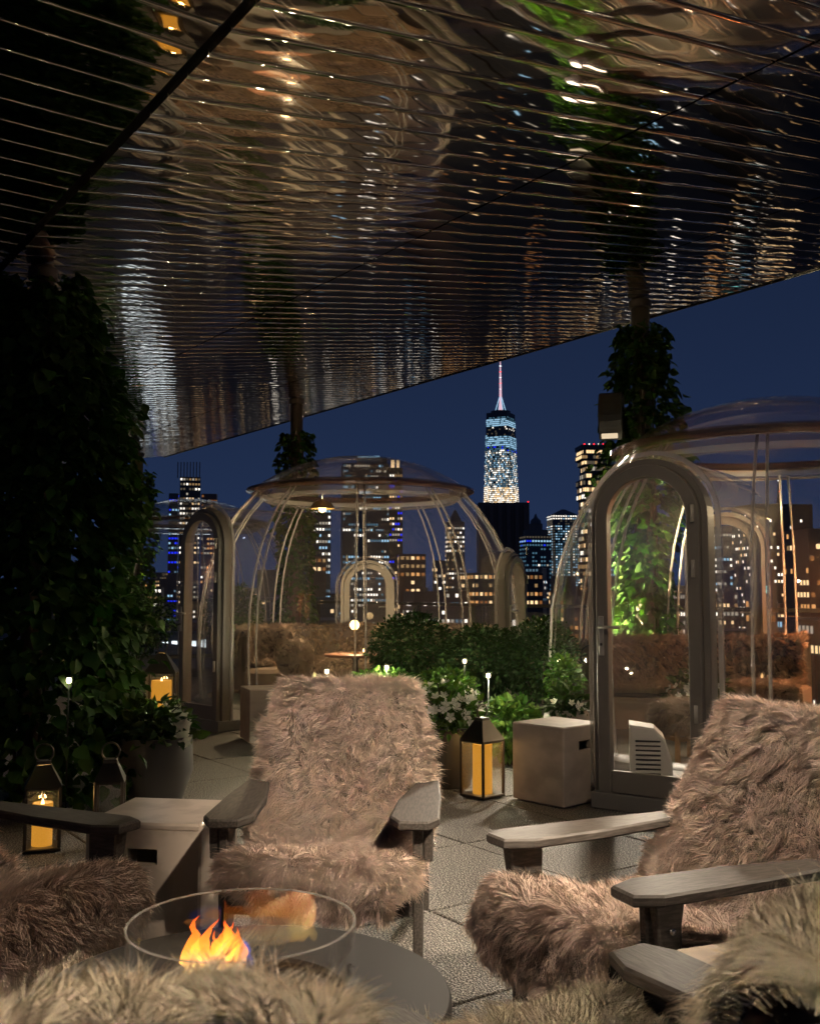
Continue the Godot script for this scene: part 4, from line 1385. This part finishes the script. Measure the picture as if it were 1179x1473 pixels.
func dome(at: Vector3, phase: float, label: String) -> Node3D:
	var o := thing("clear_dome", label, "dome", at, 0.0, "clear dining domes on the terrace")
	var prof := [Vector2(1.80, 0.12), Vector2(1.83, 0.45), Vector2(1.84, 0.8), Vector2(1.82, 1.15), Vector2(1.76, 1.48), Vector2(1.67, 1.76), Vector2(1.55, 2.0), Vector2(1.40, 2.22), Vector2(1.22, 2.42)]
	put("plinth", Shape.new(true).lathe([Vector2(1.88, 0.0), Vector2(1.88, 0.10), Vector2(1.85, 0.125), Vector2(1.74, 0.125)], 80).mesh(), M.plinth_grey, o)
	put("dome_floor", Shape.new(true).lathe([Vector2(1.76, 0.05), Vector2(0.0, 0.051)], 64).mesh(), M.plinth_grey, o)
	var n := 10
	for k in n:
		var a0 := phase + TAU * k / n
		var a1 := phase + TAU * (k + 1) / n
		var sheet := []
		for p in prof:
			sheet.append(p)
		put("panel", Shape.new(true).lathe(sheet, 10, a0 + 0.028, a1 - 0.028).mesh(), M.dome_sheet, o)
		# folded flanges on both sides of the seam
		for s in [-1.0, 1.0]:
			var sh := Shape.new(true)
			var pts := []
			for p in prof:
				var a: float = a0 + s * 0.028
				pts.append(Vector3(sin(a) * (p.x + 0.022), p.y, cos(a) * (p.x + 0.022)))
			sh.tube(pts, [0.0125], 8)
			put("rib", sh.mesh(), M.dome_rib, o)
	put("cap", Shape.new(true).lathe([Vector2(1.24, 2.50), Vector2(1.05, 2.62), Vector2(0.8, 2.74), Vector2(0.5, 2.83), Vector2(0.2, 2.875), Vector2(0.001, 2.88)], 64).mesh(), M.dome_cap, o)
	put("cap_rim", Shape.new(true).lathe([Vector2(1.14, 2.44), Vector2(1.29, 2.43), Vector2(1.335, 2.455), Vector2(1.33, 2.48), Vector2(1.24, 2.51), Vector2(1.14, 2.50), Vector2(1.14, 2.44)], 80).mesh(), M.cap_rim, o)
	put("cap_ring", Shape.new(true).lathe([Vector2(1.02, 2.34), Vector2(1.10, 2.33), Vector2(1.18, 2.38), Vector2(1.16, 2.43)], 72).mesh(), M.dome_rib, o)
	return o

func sofa(center: Vector3, a0: float, a1: float, r: float, label: String, fur_label: String, base: Color, count: int) -> void:
	var o := thing("curved_sofa", label, "sofa", center, 0.0, "curved sofas inside the domes")
	put("seat", Shape.new(true).lathe([Vector2(r - 0.52, 0.14), Vector2(r - 0.54, 0.2), Vector2(r - 0.54, 0.38), Vector2(r - 0.5, 0.42), Vector2(r - 0.02, 0.42), Vector2(r - 0.02, 0.14)], 40, a0, a1).mesh(), M.upholstery, o)
	put("backrest", Shape.new(true).lathe([Vector2(r - 0.015, 0.14), Vector2(r - 0.015, 0.78), Vector2(r + 0.03, 0.82), Vector2(r + 0.12, 0.82), Vector2(r + 0.15, 0.78), Vector2(r + 0.15, 0.14)], 40, a0, a1).mesh(), M.upholstery, o)
	for s in [a0, a1]:
		put("end_panel", Shape.new().box(Vector3(0.04, 0.26, 0.5), Transform3D(Basis(Vector3.UP, s), Vector3(sin(s) * (r - 0.26), 0.28, cos(s) * (r - 0.26)))).mesh(), M.upholstery, o)
	for k in 4:
		var a := lerpf(a0, a1, (k + 0.5) / 4.0)
		put("foot", Shape.new(true).tube([Vector3(sin(a) * (r - 0.3), 0.052, cos(a) * (r - 0.3)), Vector3(sin(a) * (r - 0.3), 0.15, cos(a) * (r - 0.3))], [0.03], 8).mesh(), M.oak, o)
	var t := thing("fur_cover", fur_label, "throw", center, 0.0, "fur covers on the dome sofas")
	var pt := func(u: float, v: float) -> Vector3:
		var prof := [[r + 0.17, 0.60], [r + 0.165, 0.80], [r + 0.07, 0.85], [r - 0.04, 0.80], [r - 0.05, 0.50], [r - 0.10, 0.445], [r - 0.45, 0.445], [r - 0.56, 0.38], [r - 0.565, 0.28]]
		var q := along(u, prof)
		var a := lerpf(a0 + 0.04, a1 - 0.04, v * 0.5 + 0.5)
		var hh := q.y + 0.04 * noise.get_noise_2d(a * 3.0, 4.0) * (1.0 if u < 0.55 else 0.0)
		return Vector3(sin(a) * q.z, hh, cos(a) * q.z)
	var am := (a0 + a1) * 0.5
	fleece(t, pt, Vector3(-sin(am), 0.6, -cos(am)), count, 0.085, base, false, "hide_dark", 24, 40)

func pendant(at: Vector3, top: float, energy: float, label: String, c := Color(1.0, 0.88, 0.68)) -> void:
	var o := thing("pendant_lamp", label, "lamp", at, 0.0, "pendant lamps in the domes")
	put("cord", Shape.new(true).tube([Vector3(0, 0.1, 0), Vector3(0, top - at.y, 0)], [0.006], 6).mesh(), M.black_metal, o)
	put("lamp_shade", Shape.new(true).lathe([Vector2(0.02, 0.11), Vector2(0.10, 0.07), Vector2(0.145, 0.0), Vector2(0.14, 0.0), Vector2(0.095, 0.06), Vector2(0.02, 0.10)], 28).mesh(), M.brass, o)
	put("bulb", Shape.new(true).lathe([Vector2(0.001, -0.045), Vector2(0.035, -0.03), Vector2(0.045, 0.005), Vector2(0.03, 0.04), Vector2(0.001, 0.055)], 16).mesh(), M.lamp_warm, o)
	lamp_light(o, "omni", at, c, energy, 0.04)

func domes() -> void:
	glass("cap_rim", Color(0.36, 0.26, 0.20), 0.7, 0.1)
	mat("brass", lin(0.6, 0.42, 0.16), 0.25, 1.0)
	var big := Vector3(3.02, 0, -8.35)
	var o := dome(big, 0.22, "large clear dome with an arched grey door and orange glow inside")
	arch_door(o, Vector3(1.425, 0, -6.06) - big, facing(Vector3(-0.578, 0, 0.816)), 1.05)
	arch_door(o, Vector3(sin(3.05), 0, cos(3.05)) * 1.95, 3.05, 0.35, true, false)
	var mid := Vector3(-0.58, 0, -11.9)
	o = dome(mid, 0.05, "clear dome in the middle with three arched doorways")
	arch_door(o, Vector3(-1.99, 0, -9.78) - mid, -0.78, 0.95)
	arch_door(o, Vector3(sin(1.15), 0, cos(1.15)) * 1.88, 1.15, 0.22, false)
	arch_door(o, Vector3(sin(3.14), 0, cos(3.14)) * 2.0, 3.14, 0.4, false)
	o = dome(Vector3(-3.75, 0, -17.4), 0.3, "farther dome standing partly behind the dark door frame")
	arch_door(o, Vector3(sin(-0.7), 0, cos(-0.7)) * 2.2, -0.7, 0.6)
	# furnishing
	sofa(mid, PI - 1.75, PI + 1.75, 1.45, "curved brown sofa in the middle dome", "brown fur over the sofa in the middle dome", Color(0.42, 0.31, 0.22), 5600)
	sofa(big, 2.62, PI + 1.35, 1.45, "curved brown sofa in the large dome", "russet fur over the sofa in the large dome", Color(0.44, 0.32, 0.23), 5600)
	pendant(mid + Vector3(-0.4, 2.22, 0.6), 2.5, 3.8, "brass pendant under the cap of the middle dome")
	pendant(big + Vector3(1.0, 2.1, 0.3), 2.5, 2.6, "brass pendant under the cap of the large dome")
	# armchair with furs near the door of the middle dome
	fur_seat(mid + Vector3(-0.95, 0.05, 0.75), 0.9, "round fur covered tub chair just inside the middle dome door")
	cushion(mid + Vector3(0.25, 0.60, -1.22), 0.0, 0.24, "round beige fur cushion propped on the sofa of the middle dome")
	cushion(mid + Vector3(-0.62, 0.55, 1.18), 0.7, 0.20, "shaggy round cushion on the tub chair")
	table_lamp(mid + Vector3(-0.06, 0.586, 0.12), "globe table lamp glowing on the table of the middle dome")
	round_table(mid + Vector3(-0.05, 0.05, 0.1), 0.36, "small round wooden table in the middle dome")
	round_table(big + Vector3(0.75, 0.05, 0.55), 0.42, "round wooden table under the orange glow in the large dome")
	stool(big + Vector3(-1.0, 0.05, 0.75), "fur topped stool on oak legs inside the large dome door")
	stool(big + Vector3(-0.3, 0.05, 1.15), "fur topped stool next to the wooden table in the large dome")
	heater(big + Vector3(1.15, 0.05, -1.10), "tall patio heater glowing orange in the large dome")
	# ventilation housing by the door of the large dome
	var v := thing("vent_unit", "white louvred ventilation housing inside the large dome door", "air unit", Vector3(1.50, 0.10, -6.42), facing(Vector3(-0.2, 0, 0.98)))
	put("housing", Shape.new().prism(PackedVector2Array([Vector2(-0.13, 0.0), Vector2(0.13, 0.0), Vector2(0.125, 0.16), Vector2(0.08, 0.30), Vector2(0.02, 0.36), Vector2(-0.13, 0.38)]), 0.26, Transform3D.IDENTITY, 0.012).mesh(), M.white_plastic, v)
	for k in 9:
		put("louvre", Shape.new().box(Vector3(0.15, 0.010, 0.008), Transform3D(Basis(Vector3.RIGHT, 0.5), Vector3(-0.02, 0.06 + 0.028 * k, 0.1325)), 0.002).mesh(), M.black_metal, v)
	# pot of flowers in the dome
	var fp := thing("flower_pot", "pot of pale flowers inside the large dome door", "plant", big + Vector3(-0.62, 0.05, -0.2))
	pot_parts(fp, 0.17, 0.30)
	bouquet(fp, 0.30, 0.26, 0.30, 260, 0.10, Color(0.10, 0.12, 0.05), 26)

func fur_seat(at: Vector3, yaw: float, label: String) -> void:
	var o := thing("tub_chair", label, "armchair", at, yaw)
	put("seat", Shape.new(true).lathe([Vector2(0.30, 0.12), Vector2(0.33, 0.16), Vector2(0.33, 0.38), Vector2(0.29, 0.42), Vector2(0.0, 0.43)], 36).mesh(), M.upholstery, o)
	put("backrest", Shape.new(true).lathe([Vector2(0.33, 0.2), Vector2(0.31, 0.76), Vector2(0.345, 0.80), Vector2(0.38, 0.76), Vector2(0.38, 0.2)], 36, PI - 1.5, PI + 1.5).mesh(), M.upholstery, o)
	for k in 4:
		var a := PI / 4 + k * PI / 2
		put("leg", Shape.new(true).tube([Vector3(sin(a) * 0.24, 0.0, cos(a) * 0.24), Vector3(sin(a) * 0.22, 0.13, cos(a) * 0.22)], [0.02], 8).mesh(), M.oak, o)
	var pt := func(u: float, v: float) -> Vector3:
		var q := along(u, [[0.41, 0.45], [0.40, 0.72], [0.35, 0.83], [0.29, 0.74], [0.27, 0.5], [0.20, 0.45], [0.02, 0.45]])
		var a := PI + v * 1.4
		return Vector3(sin(a) * q.z, q.y + 0.05 * noise.get_noise_2d(a * 2.0, 9.0), cos(a) * q.z)
	fleece(o, pt, Vector3(0, 0.5, 1), 2600, 0.07, Color(0.5, 0.37, 0.27), false, "hide", 20, 24)

func cushion(at: Vector3, yaw: float, r: float, label: String) -> void:
	var o := thing("fur_cushion", label, "cushion", at, yaw)
	var pt := func(u: float, v: float) -> Vector3:
		var th := u * PI
		var a := v * PI
		return Vector3(sin(th) * cos(a) * r, r * 0.98 * sin(th) * sin(a), cos(th) * r * 0.5) + Vector3(0, r * 0.2, 0)
	fleece(o, pt, pt.call(0.5, 0.0).normalized(), 1500, 0.06, Color(0.5, 0.4, 0.3), false, "hide", 16, 28)

func round_table(at: Vector3, r: float, label: String) -> void:
	var o := thing("round_table", label, "table", at, 0.0, "round tables in the domes")
	put("table_top", Shape.new(true).lathe([Vector2(0, 0.50), Vector2(r - 0.01, 0.50), Vector2(r, 0.51), Vector2(r, 0.528), Vector2(r - 0.01, 0.535), Vector2(0, 0.535)], 48).mesh(), M.table_wood, o)
	put("pedestal", Shape.new(true).lathe([Vector2(0.20, 0.0), Vector2(0.20, 0.015), Vector2(0.035, 0.04), Vector2(0.03, 0.46), Vector2(0.08, 0.50)], 28).mesh(), M.black_metal, o)
	var gl := thing("tea_light", "glass tea light on the %s" % label.replace("small ", ""), "candle", at + Vector3(0.1, 0.536, 0.1), 0.0, "tea lights on dome tables")
	put("cup", Shape.new(true).lathe([Vector2(0.028, 0.0), Vector2(0.034, 0.07), Vector2(0.031, 0.07), Vector2(0.026, 0.004)], 18).mesh(), M.clear_pane, gl)
	put("flame", Shape.new(true).lathe([Vector2(0.001, 0.016), Vector2(0.012, 0.028), Vector2(0.006, 0.05), Vector2(0.001, 0.062)], 10).mesh(), M.lamp_warm, gl)

func table_lamp(at: Vector3, label: String) -> void:
	var o := thing("table_lamp", label, "lamp", at)
	put("base", Shape.new(true).lathe([Vector2(0.0, 0.0), Vector2(0.06, 0.0), Vector2(0.06, 0.012), Vector2(0.012, 0.02), Vector2(0.010, 0.28)], 24).mesh(), M.brass, o)
	put("globe_lamp", Shape.new(true).lathe([Vector2(0.001, 0.27), Vector2(0.03, 0.275), Vector2(0.055, 0.31), Vector2(0.055, 0.34), Vector2(0.03, 0.375), Vector2(0.001, 0.38)], 20).mesh(), M.lamp_warm, o)
	lamp_light(o, "omni", at + Vector3(0, 0.325, 0), Color(1.0, 0.88, 0.68), 1.6, 0.05)

func stool(at: Vector3, label: String) -> void:
	var o := thing("fur_stool", label, "stool", at, 0.3, "fur topped stools")
	put("seat", Shape.new(true).lathe([Vector2(0.0, 0.27), Vector2(0.20, 0.27), Vector2(0.22, 0.30), Vector2(0.21, 0.38), Vector2(0.0, 0.40)], 28).mesh(), M.upholstery, o)
	for k in 4:
		var a := PI / 4 + k * PI / 2
		put("leg", Shape.new().box(Vector3(0.035, 0.29, 0.035), Transform3D(Basis(Vector3.UP, a), Vector3(sin(a) * 0.19, 0.145, cos(a) * 0.19))).mesh(), M.oak, o)
		put("rail", Shape.new().box(Vector3(0.24, 0.03, 0.02), Transform3D(Basis(Vector3.UP, a + PI / 4), Vector3(sin(a + PI / 4) * 0.135, 0.18, cos(a + PI / 4) * 0.135))).mesh(), M.oak, o)
	var pt := func(u: float, v: float) -> Vector3:
		var q := along(u, [[0.005, 0.42], [0.12, 0.415], [0.20, 0.39], [0.235, 0.33], [0.235, 0.24]])
		return Vector3(sin(v * PI) * q.z, q.y, cos(v * PI) * q.z)
	fleece(o, pt, pt.call(0.5, 0.0), 1400, 0.07, Color(0.42, 0.33, 0.25), false, "hide", 10, 28)

func heater(at: Vector3, label: String) -> void:
	var o := thing("patio_heater", label, "heater", at)
	put("base", Shape.new(true).lathe([Vector2(0.22, 0.0), Vector2(0.22, 0.05), Vector2(0.05, 0.09)], 28).mesh(), M.black_metal, o)
	put("pole", Shape.new(true).tube([Vector3(0, 0.08, 0), Vector3(0, 1.0, 0)], [0.03], 12).mesh(), M.chrome, o)
	put("heater_lamp", Shape.new(true).lathe([Vector2(0.05, 1.03), Vector2(0.08, 1.05), Vector2(0.08, 1.43), Vector2(0.05, 1.45)], 24).mesh(), M.heater_glow, o)
	put("hood", Shape.new(true).lathe([Vector2(0.22, 1.50), Vector2(0.10, 1.58), Vector2(0.0, 1.60)], 28).mesh(), M.chrome, o)
	lamp_light(o, "omni", at + Vector3(0, 1.25, 0), Color(1.0, 0.66, 0.42), 2.4, 0.07)

# ------------------------------------------------------------------ lanterns, planters, plants
func lantern(at: Vector3, yaw: float, w: float, h: float, label: String, lit: bool, cw := 0.12, ch := 0.30) -> void:
	var o := thing("lantern", label, "lantern", at, yaw, "metal lanterns with candles")
	var hw := w * 0.5
	put("base", Shape.new().box(Vector3(w, 0.018, w), Transform3D(Basis.IDENTITY, Vector3(0, 0.012, 0))).mesh(), M.bronze, o)
	for k in 4:
		var a := k * PI / 2
		var c := Vector3(hw - 0.009, 0, hw - 0.009).rotated(Vector3.UP, a)
		put("corner_post", Shape.new().box(Vector3(0.016, h - 0.021, 0.016), Transform3D(Basis.IDENTITY, c + Vector3(0, 0.021 + (h - 0.021) * 0.5, 0)), 0.002).mesh(), M.bronze, o)
		put("pane", Shape.new().box(Vector3(w - 0.04, h - 0.06, 0.004), Transform3D(Basis(Vector3.UP, a), Vector3(0, h * 0.5, hw - 0.009).rotated(Vector3.UP, a)), 0.001).mesh(), M.clear_pane, o)
		put("top_rail", Shape.new().box(Vector3(w - 0.034, 0.016, 0.016), Transform3D(Basis(Vector3.UP, a), Vector3(0, h - 0.008, hw - 0.009).rotated(Vector3.UP, a)), 0.002).mesh(), M.bronze, o)
	var s := Shape.new()
	var t := 0.035
	var rh := w * 0.58
	for k in 4:
		var a := k * PI / 2
		s.quad(Vector3(-hw, h, hw).rotated(Vector3.UP, a), Vector3(hw, h, hw).rotated(Vector3.UP, a), Vector3(t, h + rh, t).rotated(Vector3.UP, a), Vector3(-t, h + rh, t).rotated(Vector3.UP, a), Vector3(0, 0.5, 1).rotated(Vector3.UP, a))
	s.box(Vector3(t * 2, 0.02, t * 2), Transform3D(Basis.IDENTITY, Vector3(0, h + rh + 0.008, 0)), 0.003)
	put("roof", s.mesh(), M.roof_metal, o)
	var ring := []
	for k in 21:
		var a := TAU * k / 20.0
		ring.append(Vector3(cos(a) * 0.045, h + rh + 0.055 + sin(a) * 0.045, 0))
	put("ring_handle", Shape.new(true).tube(ring, [0.005], 6, false).mesh(), M.bronze, o)
	var wax := Shape.new(true).lathe([Vector2(cw * 0.5, 0.022), Vector2(cw * 0.5, 0.022 + ch), Vector2(cw * 0.44, 0.022 + ch), Vector2(cw * 0.38, ch - 0.005), Vector2(0.0, ch - 0.01)], 28)
	put("candle", wax.mesh(), M.candle_glow if lit else M.white_plastic, o)
	if lit:
		put("flame", Shape.new(true).lathe([Vector2(0.001, ch - 0.005), Vector2(0.01, ch + 0.01), Vector2(0.006, ch + 0.03), Vector2(0.001, ch + 0.045)], 10).mesh(), M.lamp_warm, o)
		lamp_light(o, "omni", at + Vector3(0, ch + 0.015, 0), Color(1.0, 0.80, 0.5), 0.035, 0.02)

func small_furniture() -> void:
	mat("bronze", lin(0.10, 0.085, 0.07), 0.35, 0.8)
	mat("roof_metal", lin(0.14, 0.125, 0.11), 0.3, 0.9)
	lantern(Vector3(0.46, 0, -6.56), 0.75, 0.205, 0.36, "glowing candle lantern standing between the round pot and cream table", true, 0.125, 0.31)
	lantern(Vector3(-1.86, 0, -5.24), 0.35, 0.18, 0.32, "candle lantern with a glowing amber candle at the foot of the ivy", true, 0.10, 0.21)
	lantern(Vector3(-1.55, 0, -5.34), 0.2, 0.15, 0.33, "small lantern with an unlit white candle next to the bowl planter", false, 0.07, 0.12)
	lantern(Vector3(-2.12, 0, -8.75), 0.1, 0.26, 0.62, "tall amber candle lantern beside the dark arched door", true, 0.17, 0.52)
	# path lights among the plants
	var spots := [[470, 967, 8.0, 1.2, "low path light glowing behind the brown sheepskin chair"], [556, 961, 8.2, 1.9, "path light glowing over bright green fern leaves"], [702, 973, 7.35, 1.8, "path light beside the white flowers in the round pot"], [668, 952, 8.3, 0.45, "path light tucked under the dark hedge"], [637, 988, 7.3, 1.8, "path light among white flowers near the lantern"], [803, 950, 8.3, 0.4, "path light shining on leaves next to the dome wall"]]
	for q in spots:
		var p := at_depth(q[0], q[1], q[2])
		path_light(p, 0.28 * q[3], q[4])
	path_light(Vector3(-1.60, 0.60, -6.36), 0.06, "path light in the bowl planter by the ivy")
	path_light(Vector3(-1.97, 0.78, -5.92), 0.022, "path light half hidden in the ivy above the lanterns")

func path_light(p: Vector3, energy: float, label: String) -> void:
	var o := thing("path_light", label, "garden light", Vector3(p.x, 0, p.z), 0.0, "path lights in the planting")
	put("stake", Shape.new(true).tube([Vector3(0, 0.0, 0), Vector3(0, p.y - 0.018, 0)], [0.005], 8).mesh(), M.black_metal, o)
	put("lamp_head", Shape.new(true).lathe([Vector2(0.024, p.y + 0.022), Vector2(0.02, p.y + 0.03), Vector2(0.0, p.y + 0.032)], 18).mesh(), M.black_metal, o)
	put("lamp_globe", Shape.new(true).lathe([Vector2(0.001, p.y - 0.012), Vector2(0.012, p.y - 0.008), Vector2(0.015, p.y + 0.004), Vector2(0.013, p.y + 0.02), Vector2(0.001, p.y + 0.021)], 16).mesh(), M.lamp_white, o)
	lamp_light(o, "omni", p, Color(1.0, 0.96, 0.82), energy, 0.02)

func pot_parts(o: Node3D, r: float, h: float, belly := 1.0) -> void:
	put("pot", Shape.new(true).lathe([Vector2(0, 0.0), Vector2(r * 0.68, 0.0), Vector2(r * 0.72, 0.015), Vector2(r * 0.92 * belly, h * 0.5), Vector2(r, h * 0.94), Vector2(r * 1.0, h), Vector2(r * 0.94, h), Vector2(r * 0.9, h * 0.9), Vector2(r * 0.86, h * 0.88)], 56).mesh(), M.pot_grey, o)
	put("soil", Shape.new(true).lathe([Vector2(r * 0.9, h * 0.89), Vector2(0, h * 0.91)], 32).mesh(), M.soil, o)

func bouquet(o: Node3D, h0: float, r: float, h: float, leaves: int, size: float, base: Color, flowers: int, lean := Vector3.ZERO) -> void:
	var xfs := []
	var cols := []
	var stems := Shape.new(true)
	for k in 14:
		var a := rng.randf() * TAU
		var tip := Vector3(sin(a) * r * 0.8, h0 + h * rng.randf_range(0.5, 0.95), cos(a) * r * 0.8) + lean
		stems.tube([Vector3(sin(a) * r * 0.15, h0 - 0.04, cos(a) * r * 0.15), tip * 0.5 + Vector3(0, h0 * 0.6, 0), tip], [0.006, 0.005, 0.003], 5)
	put("stem", stems.mesh(), M.bark, o)
	for k in leaves:
		var v := Vector3(rng.randfn(), absf(rng.randfn()) * 0.9, rng.randfn()).normalized()
		var rr := pow(rng.randf(), 0.45)
		var p := Vector3(v.x * r * rr, h0 + v.y * h * rr, v.z * r * rr) + lean * v.y
		xfs.append(Transform3D(leaf_basis(v, 0.1, size * rng.randf_range(0.6, 1.3)), p))
		cols.append(leaf_color(base))
	scatter("foliage", leaf_mesh("box"), M.leaf, o, xfs, cols)
	for k in flowers:
		var v := Vector3(rng.randfn(), 0.5 + rng.randf(), rng.randfn() + 0.5).normalized()
		var p := Vector3(v.x * r, h0 + v.y * h * 0.9, v.z * r) + lean * (0.6 + 0.6 * rng.randf())
		var s := Shape.new(true)
		for q in 5:
			var a := TAU * q / 5.0
			var d := Vector3(sin(a), 0.45, cos(a))
			var t := Vector3(cos(a), 0, -sin(a))
			s.quad(Vector3.ZERO, d * 0.6 + t * 0.35, d + Vector3(0, 0.15, 0), d * 0.6 - t * 0.35, Vector3.UP)
		put("blossom", s.mesh(), M.petal, o, Transform3D(Basis(Quaternion(Vector3.UP, v)) * rng.randf_range(0.026, 0.044), p))

func shrub(called: String, at: Vector3, size: Vector3, count: int, leaf: float, base: Color, label: String, h0 := 0.3) -> void:
	var o := thing(called, label, "shrub", at, 0.0, "shrubs between the domes")
	var stems := Shape.new(true)
	for k in 7:
		var a := TAU * k / 7.0
		stems.tube([Vector3(sin(a) * 0.04, 0, cos(a) * 0.04), Vector3(sin(a) * size.x * 0.3, h0, cos(a) * size.z * 0.3), Vector3(sin(a) * size.x * 0.6, h0 + size.y, cos(a) * size.z * 0.6)], [0.016, 0.011, 0.005], 6)
	put("trunk", stems.mesh(), M.bark, o)
	var xfs := []
	var cols := []
	for k in count:
		var v := Vector3(rng.randfn(), rng.randfn(), rng.randfn()).normalized()
		var lump := 1.0 + 0.16 * noise.get_noise_3d(v.x * 2.2 + at.x, v.y * 2.2, v.z * 2.2 + at.z)
		var rr := pow(rng.randf(), 0.3) * lump
		xfs.append(Transform3D(leaf_basis(v, 0.1, leaf * rng.randf_range(0.6, 1.3)), Vector3(v.x * size.x, h0 + size.y * (1.0 + v.y), v.z * size.z) * Vector3(rr, 1, rr) + Vector3(0, size.y * v.y * (rr - 1.0), 0)))
		cols.append(leaf_color(base))
	scatter("foliage", leaf_mesh("box"), M.leaf, o, xfs, cols)

func planting() -> void:
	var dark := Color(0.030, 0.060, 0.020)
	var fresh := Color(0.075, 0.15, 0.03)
	# low planter trough carrying the shrubs
	var turn := Basis(axis_b, Vector3.UP, -axis_a)
	var tr := thing("planter_trough", "long dark planter trough under the clipped shrubs", "planter", Vector3(0.55, 0, -8.75))
	put("trough", Shape.new().box(Vector3(1.9, 0.34, 0.8), Transform3D(Basis(Vector3.UP, 0.15), Vector3(0, 0.17, 0)), 0.012).mesh(), M.pot_grey, tr)
	put("soil", Shape.new().box(Vector3(1.82, 0.02, 0.72), Transform3D(Basis(Vector3.UP, 0.15), Vector3(0, 0.345, 0))).mesh(), M.soil, tr)
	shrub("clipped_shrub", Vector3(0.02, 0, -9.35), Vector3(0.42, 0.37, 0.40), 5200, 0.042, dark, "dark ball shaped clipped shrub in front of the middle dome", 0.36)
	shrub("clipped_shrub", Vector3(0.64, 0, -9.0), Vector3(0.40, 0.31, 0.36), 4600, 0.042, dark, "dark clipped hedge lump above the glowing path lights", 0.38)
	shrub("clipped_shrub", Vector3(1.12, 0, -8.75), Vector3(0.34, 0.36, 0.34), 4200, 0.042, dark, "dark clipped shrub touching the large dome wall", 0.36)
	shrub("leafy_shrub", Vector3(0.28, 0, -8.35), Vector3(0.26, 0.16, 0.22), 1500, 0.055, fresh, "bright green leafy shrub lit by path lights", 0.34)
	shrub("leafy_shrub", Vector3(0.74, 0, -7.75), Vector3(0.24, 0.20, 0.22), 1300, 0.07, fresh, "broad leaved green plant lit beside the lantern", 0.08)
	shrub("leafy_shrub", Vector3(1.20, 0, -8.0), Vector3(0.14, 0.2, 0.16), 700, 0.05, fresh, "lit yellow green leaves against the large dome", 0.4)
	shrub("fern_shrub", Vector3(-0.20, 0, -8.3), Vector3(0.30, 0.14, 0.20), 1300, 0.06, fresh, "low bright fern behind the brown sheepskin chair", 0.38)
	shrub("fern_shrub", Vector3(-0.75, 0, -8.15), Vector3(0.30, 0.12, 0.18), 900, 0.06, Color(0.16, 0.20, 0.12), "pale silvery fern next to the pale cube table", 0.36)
	shrub("round_topiary", Vector3(-2.45, 0, -14.2), Vector3(0.40, 0.42, 0.40), 3600, 0.045, dark, "round dark topiary seen through the door tunnel of the middle dome", 0.55)
	shrub("round_topiary", Vector3(-3.6, 0, -13.0), Vector3(0.62, 0.46, 0.5), 4200, 0.045, dark, "wide dark topiary behind the broad ivy column", 0.45)
	# potted plants
	var p := thing("potted_plant", "round grey pot of white flowers beside the glowing lantern", "potted plant", Vector3(0.24, 0, -6.95))
	pot_parts(p, 0.235, 0.40)
	bouquet(p, 0.38, 0.30, 0.34, 1100, 0.058, fresh, 60)
	p = thing("bowl_planter", "dark bowl planter with white blossoms below the ivy", "potted plant", Vector3(-1.56, 0, -6.30))
	pot_parts(p, 0.225, 0.42, 1.12)
	bouquet(p, 0.40, 0.24, 0.24, 420, 0.085, Color(0.06, 0.10, 0.035), 5)
	var fx := Vector3(0.19, 0.50, 0.10)
	for k in 6:
		var s := Shape.new(true)
		for q in 6:
			var a := TAU * q / 6.0
			var d := Vector3(sin(a), 0.5, cos(a))
			var t := Vector3(cos(a), 0, -sin(a))
			s.quad(Vector3.ZERO, d * 0.6 + t * 0.4, d + Vector3(0, 0.1, 0), d * 0.6 - t * 0.4, Vector3.UP)
		put("blossom", s.mesh(), M.petal, p, Transform3D(Basis(Quaternion(Vector3.UP, Vector3(rng.randfn(0, 0.4), 0.6, 0.8).normalized())) * 0.05, fx + Vector3(rng.randfn(0, 0.025), -0.035 * k + 0.06, rng.randfn(0, 0.02))))
	# pale tapered planter behind the cream table
	var q2 := thing("tapered_planter", "pale tapered planter behind the cream table by the dome", "planter", Vector3(1.12, 0, -7.35))
	put("pot", Shape.new(true).lathe([Vector2(0, 0), Vector2(0.14, 0.0), Vector2(0.165, 0.40), Vector2(0.15, 0.46), Vector2(0.13, 0.46), Vector2(0.12, 0.43)], 40).mesh(), M.plinth_grey, q2)
	put("soil", Shape.new(true).lathe([Vector2(0.125, 0.432), Vector2(0, 0.44)], 24).mesh(), M.soil, q2)
	bouquet(q2, 0.43, 0.16, 0.18, 220, 0.07, dark, 3)
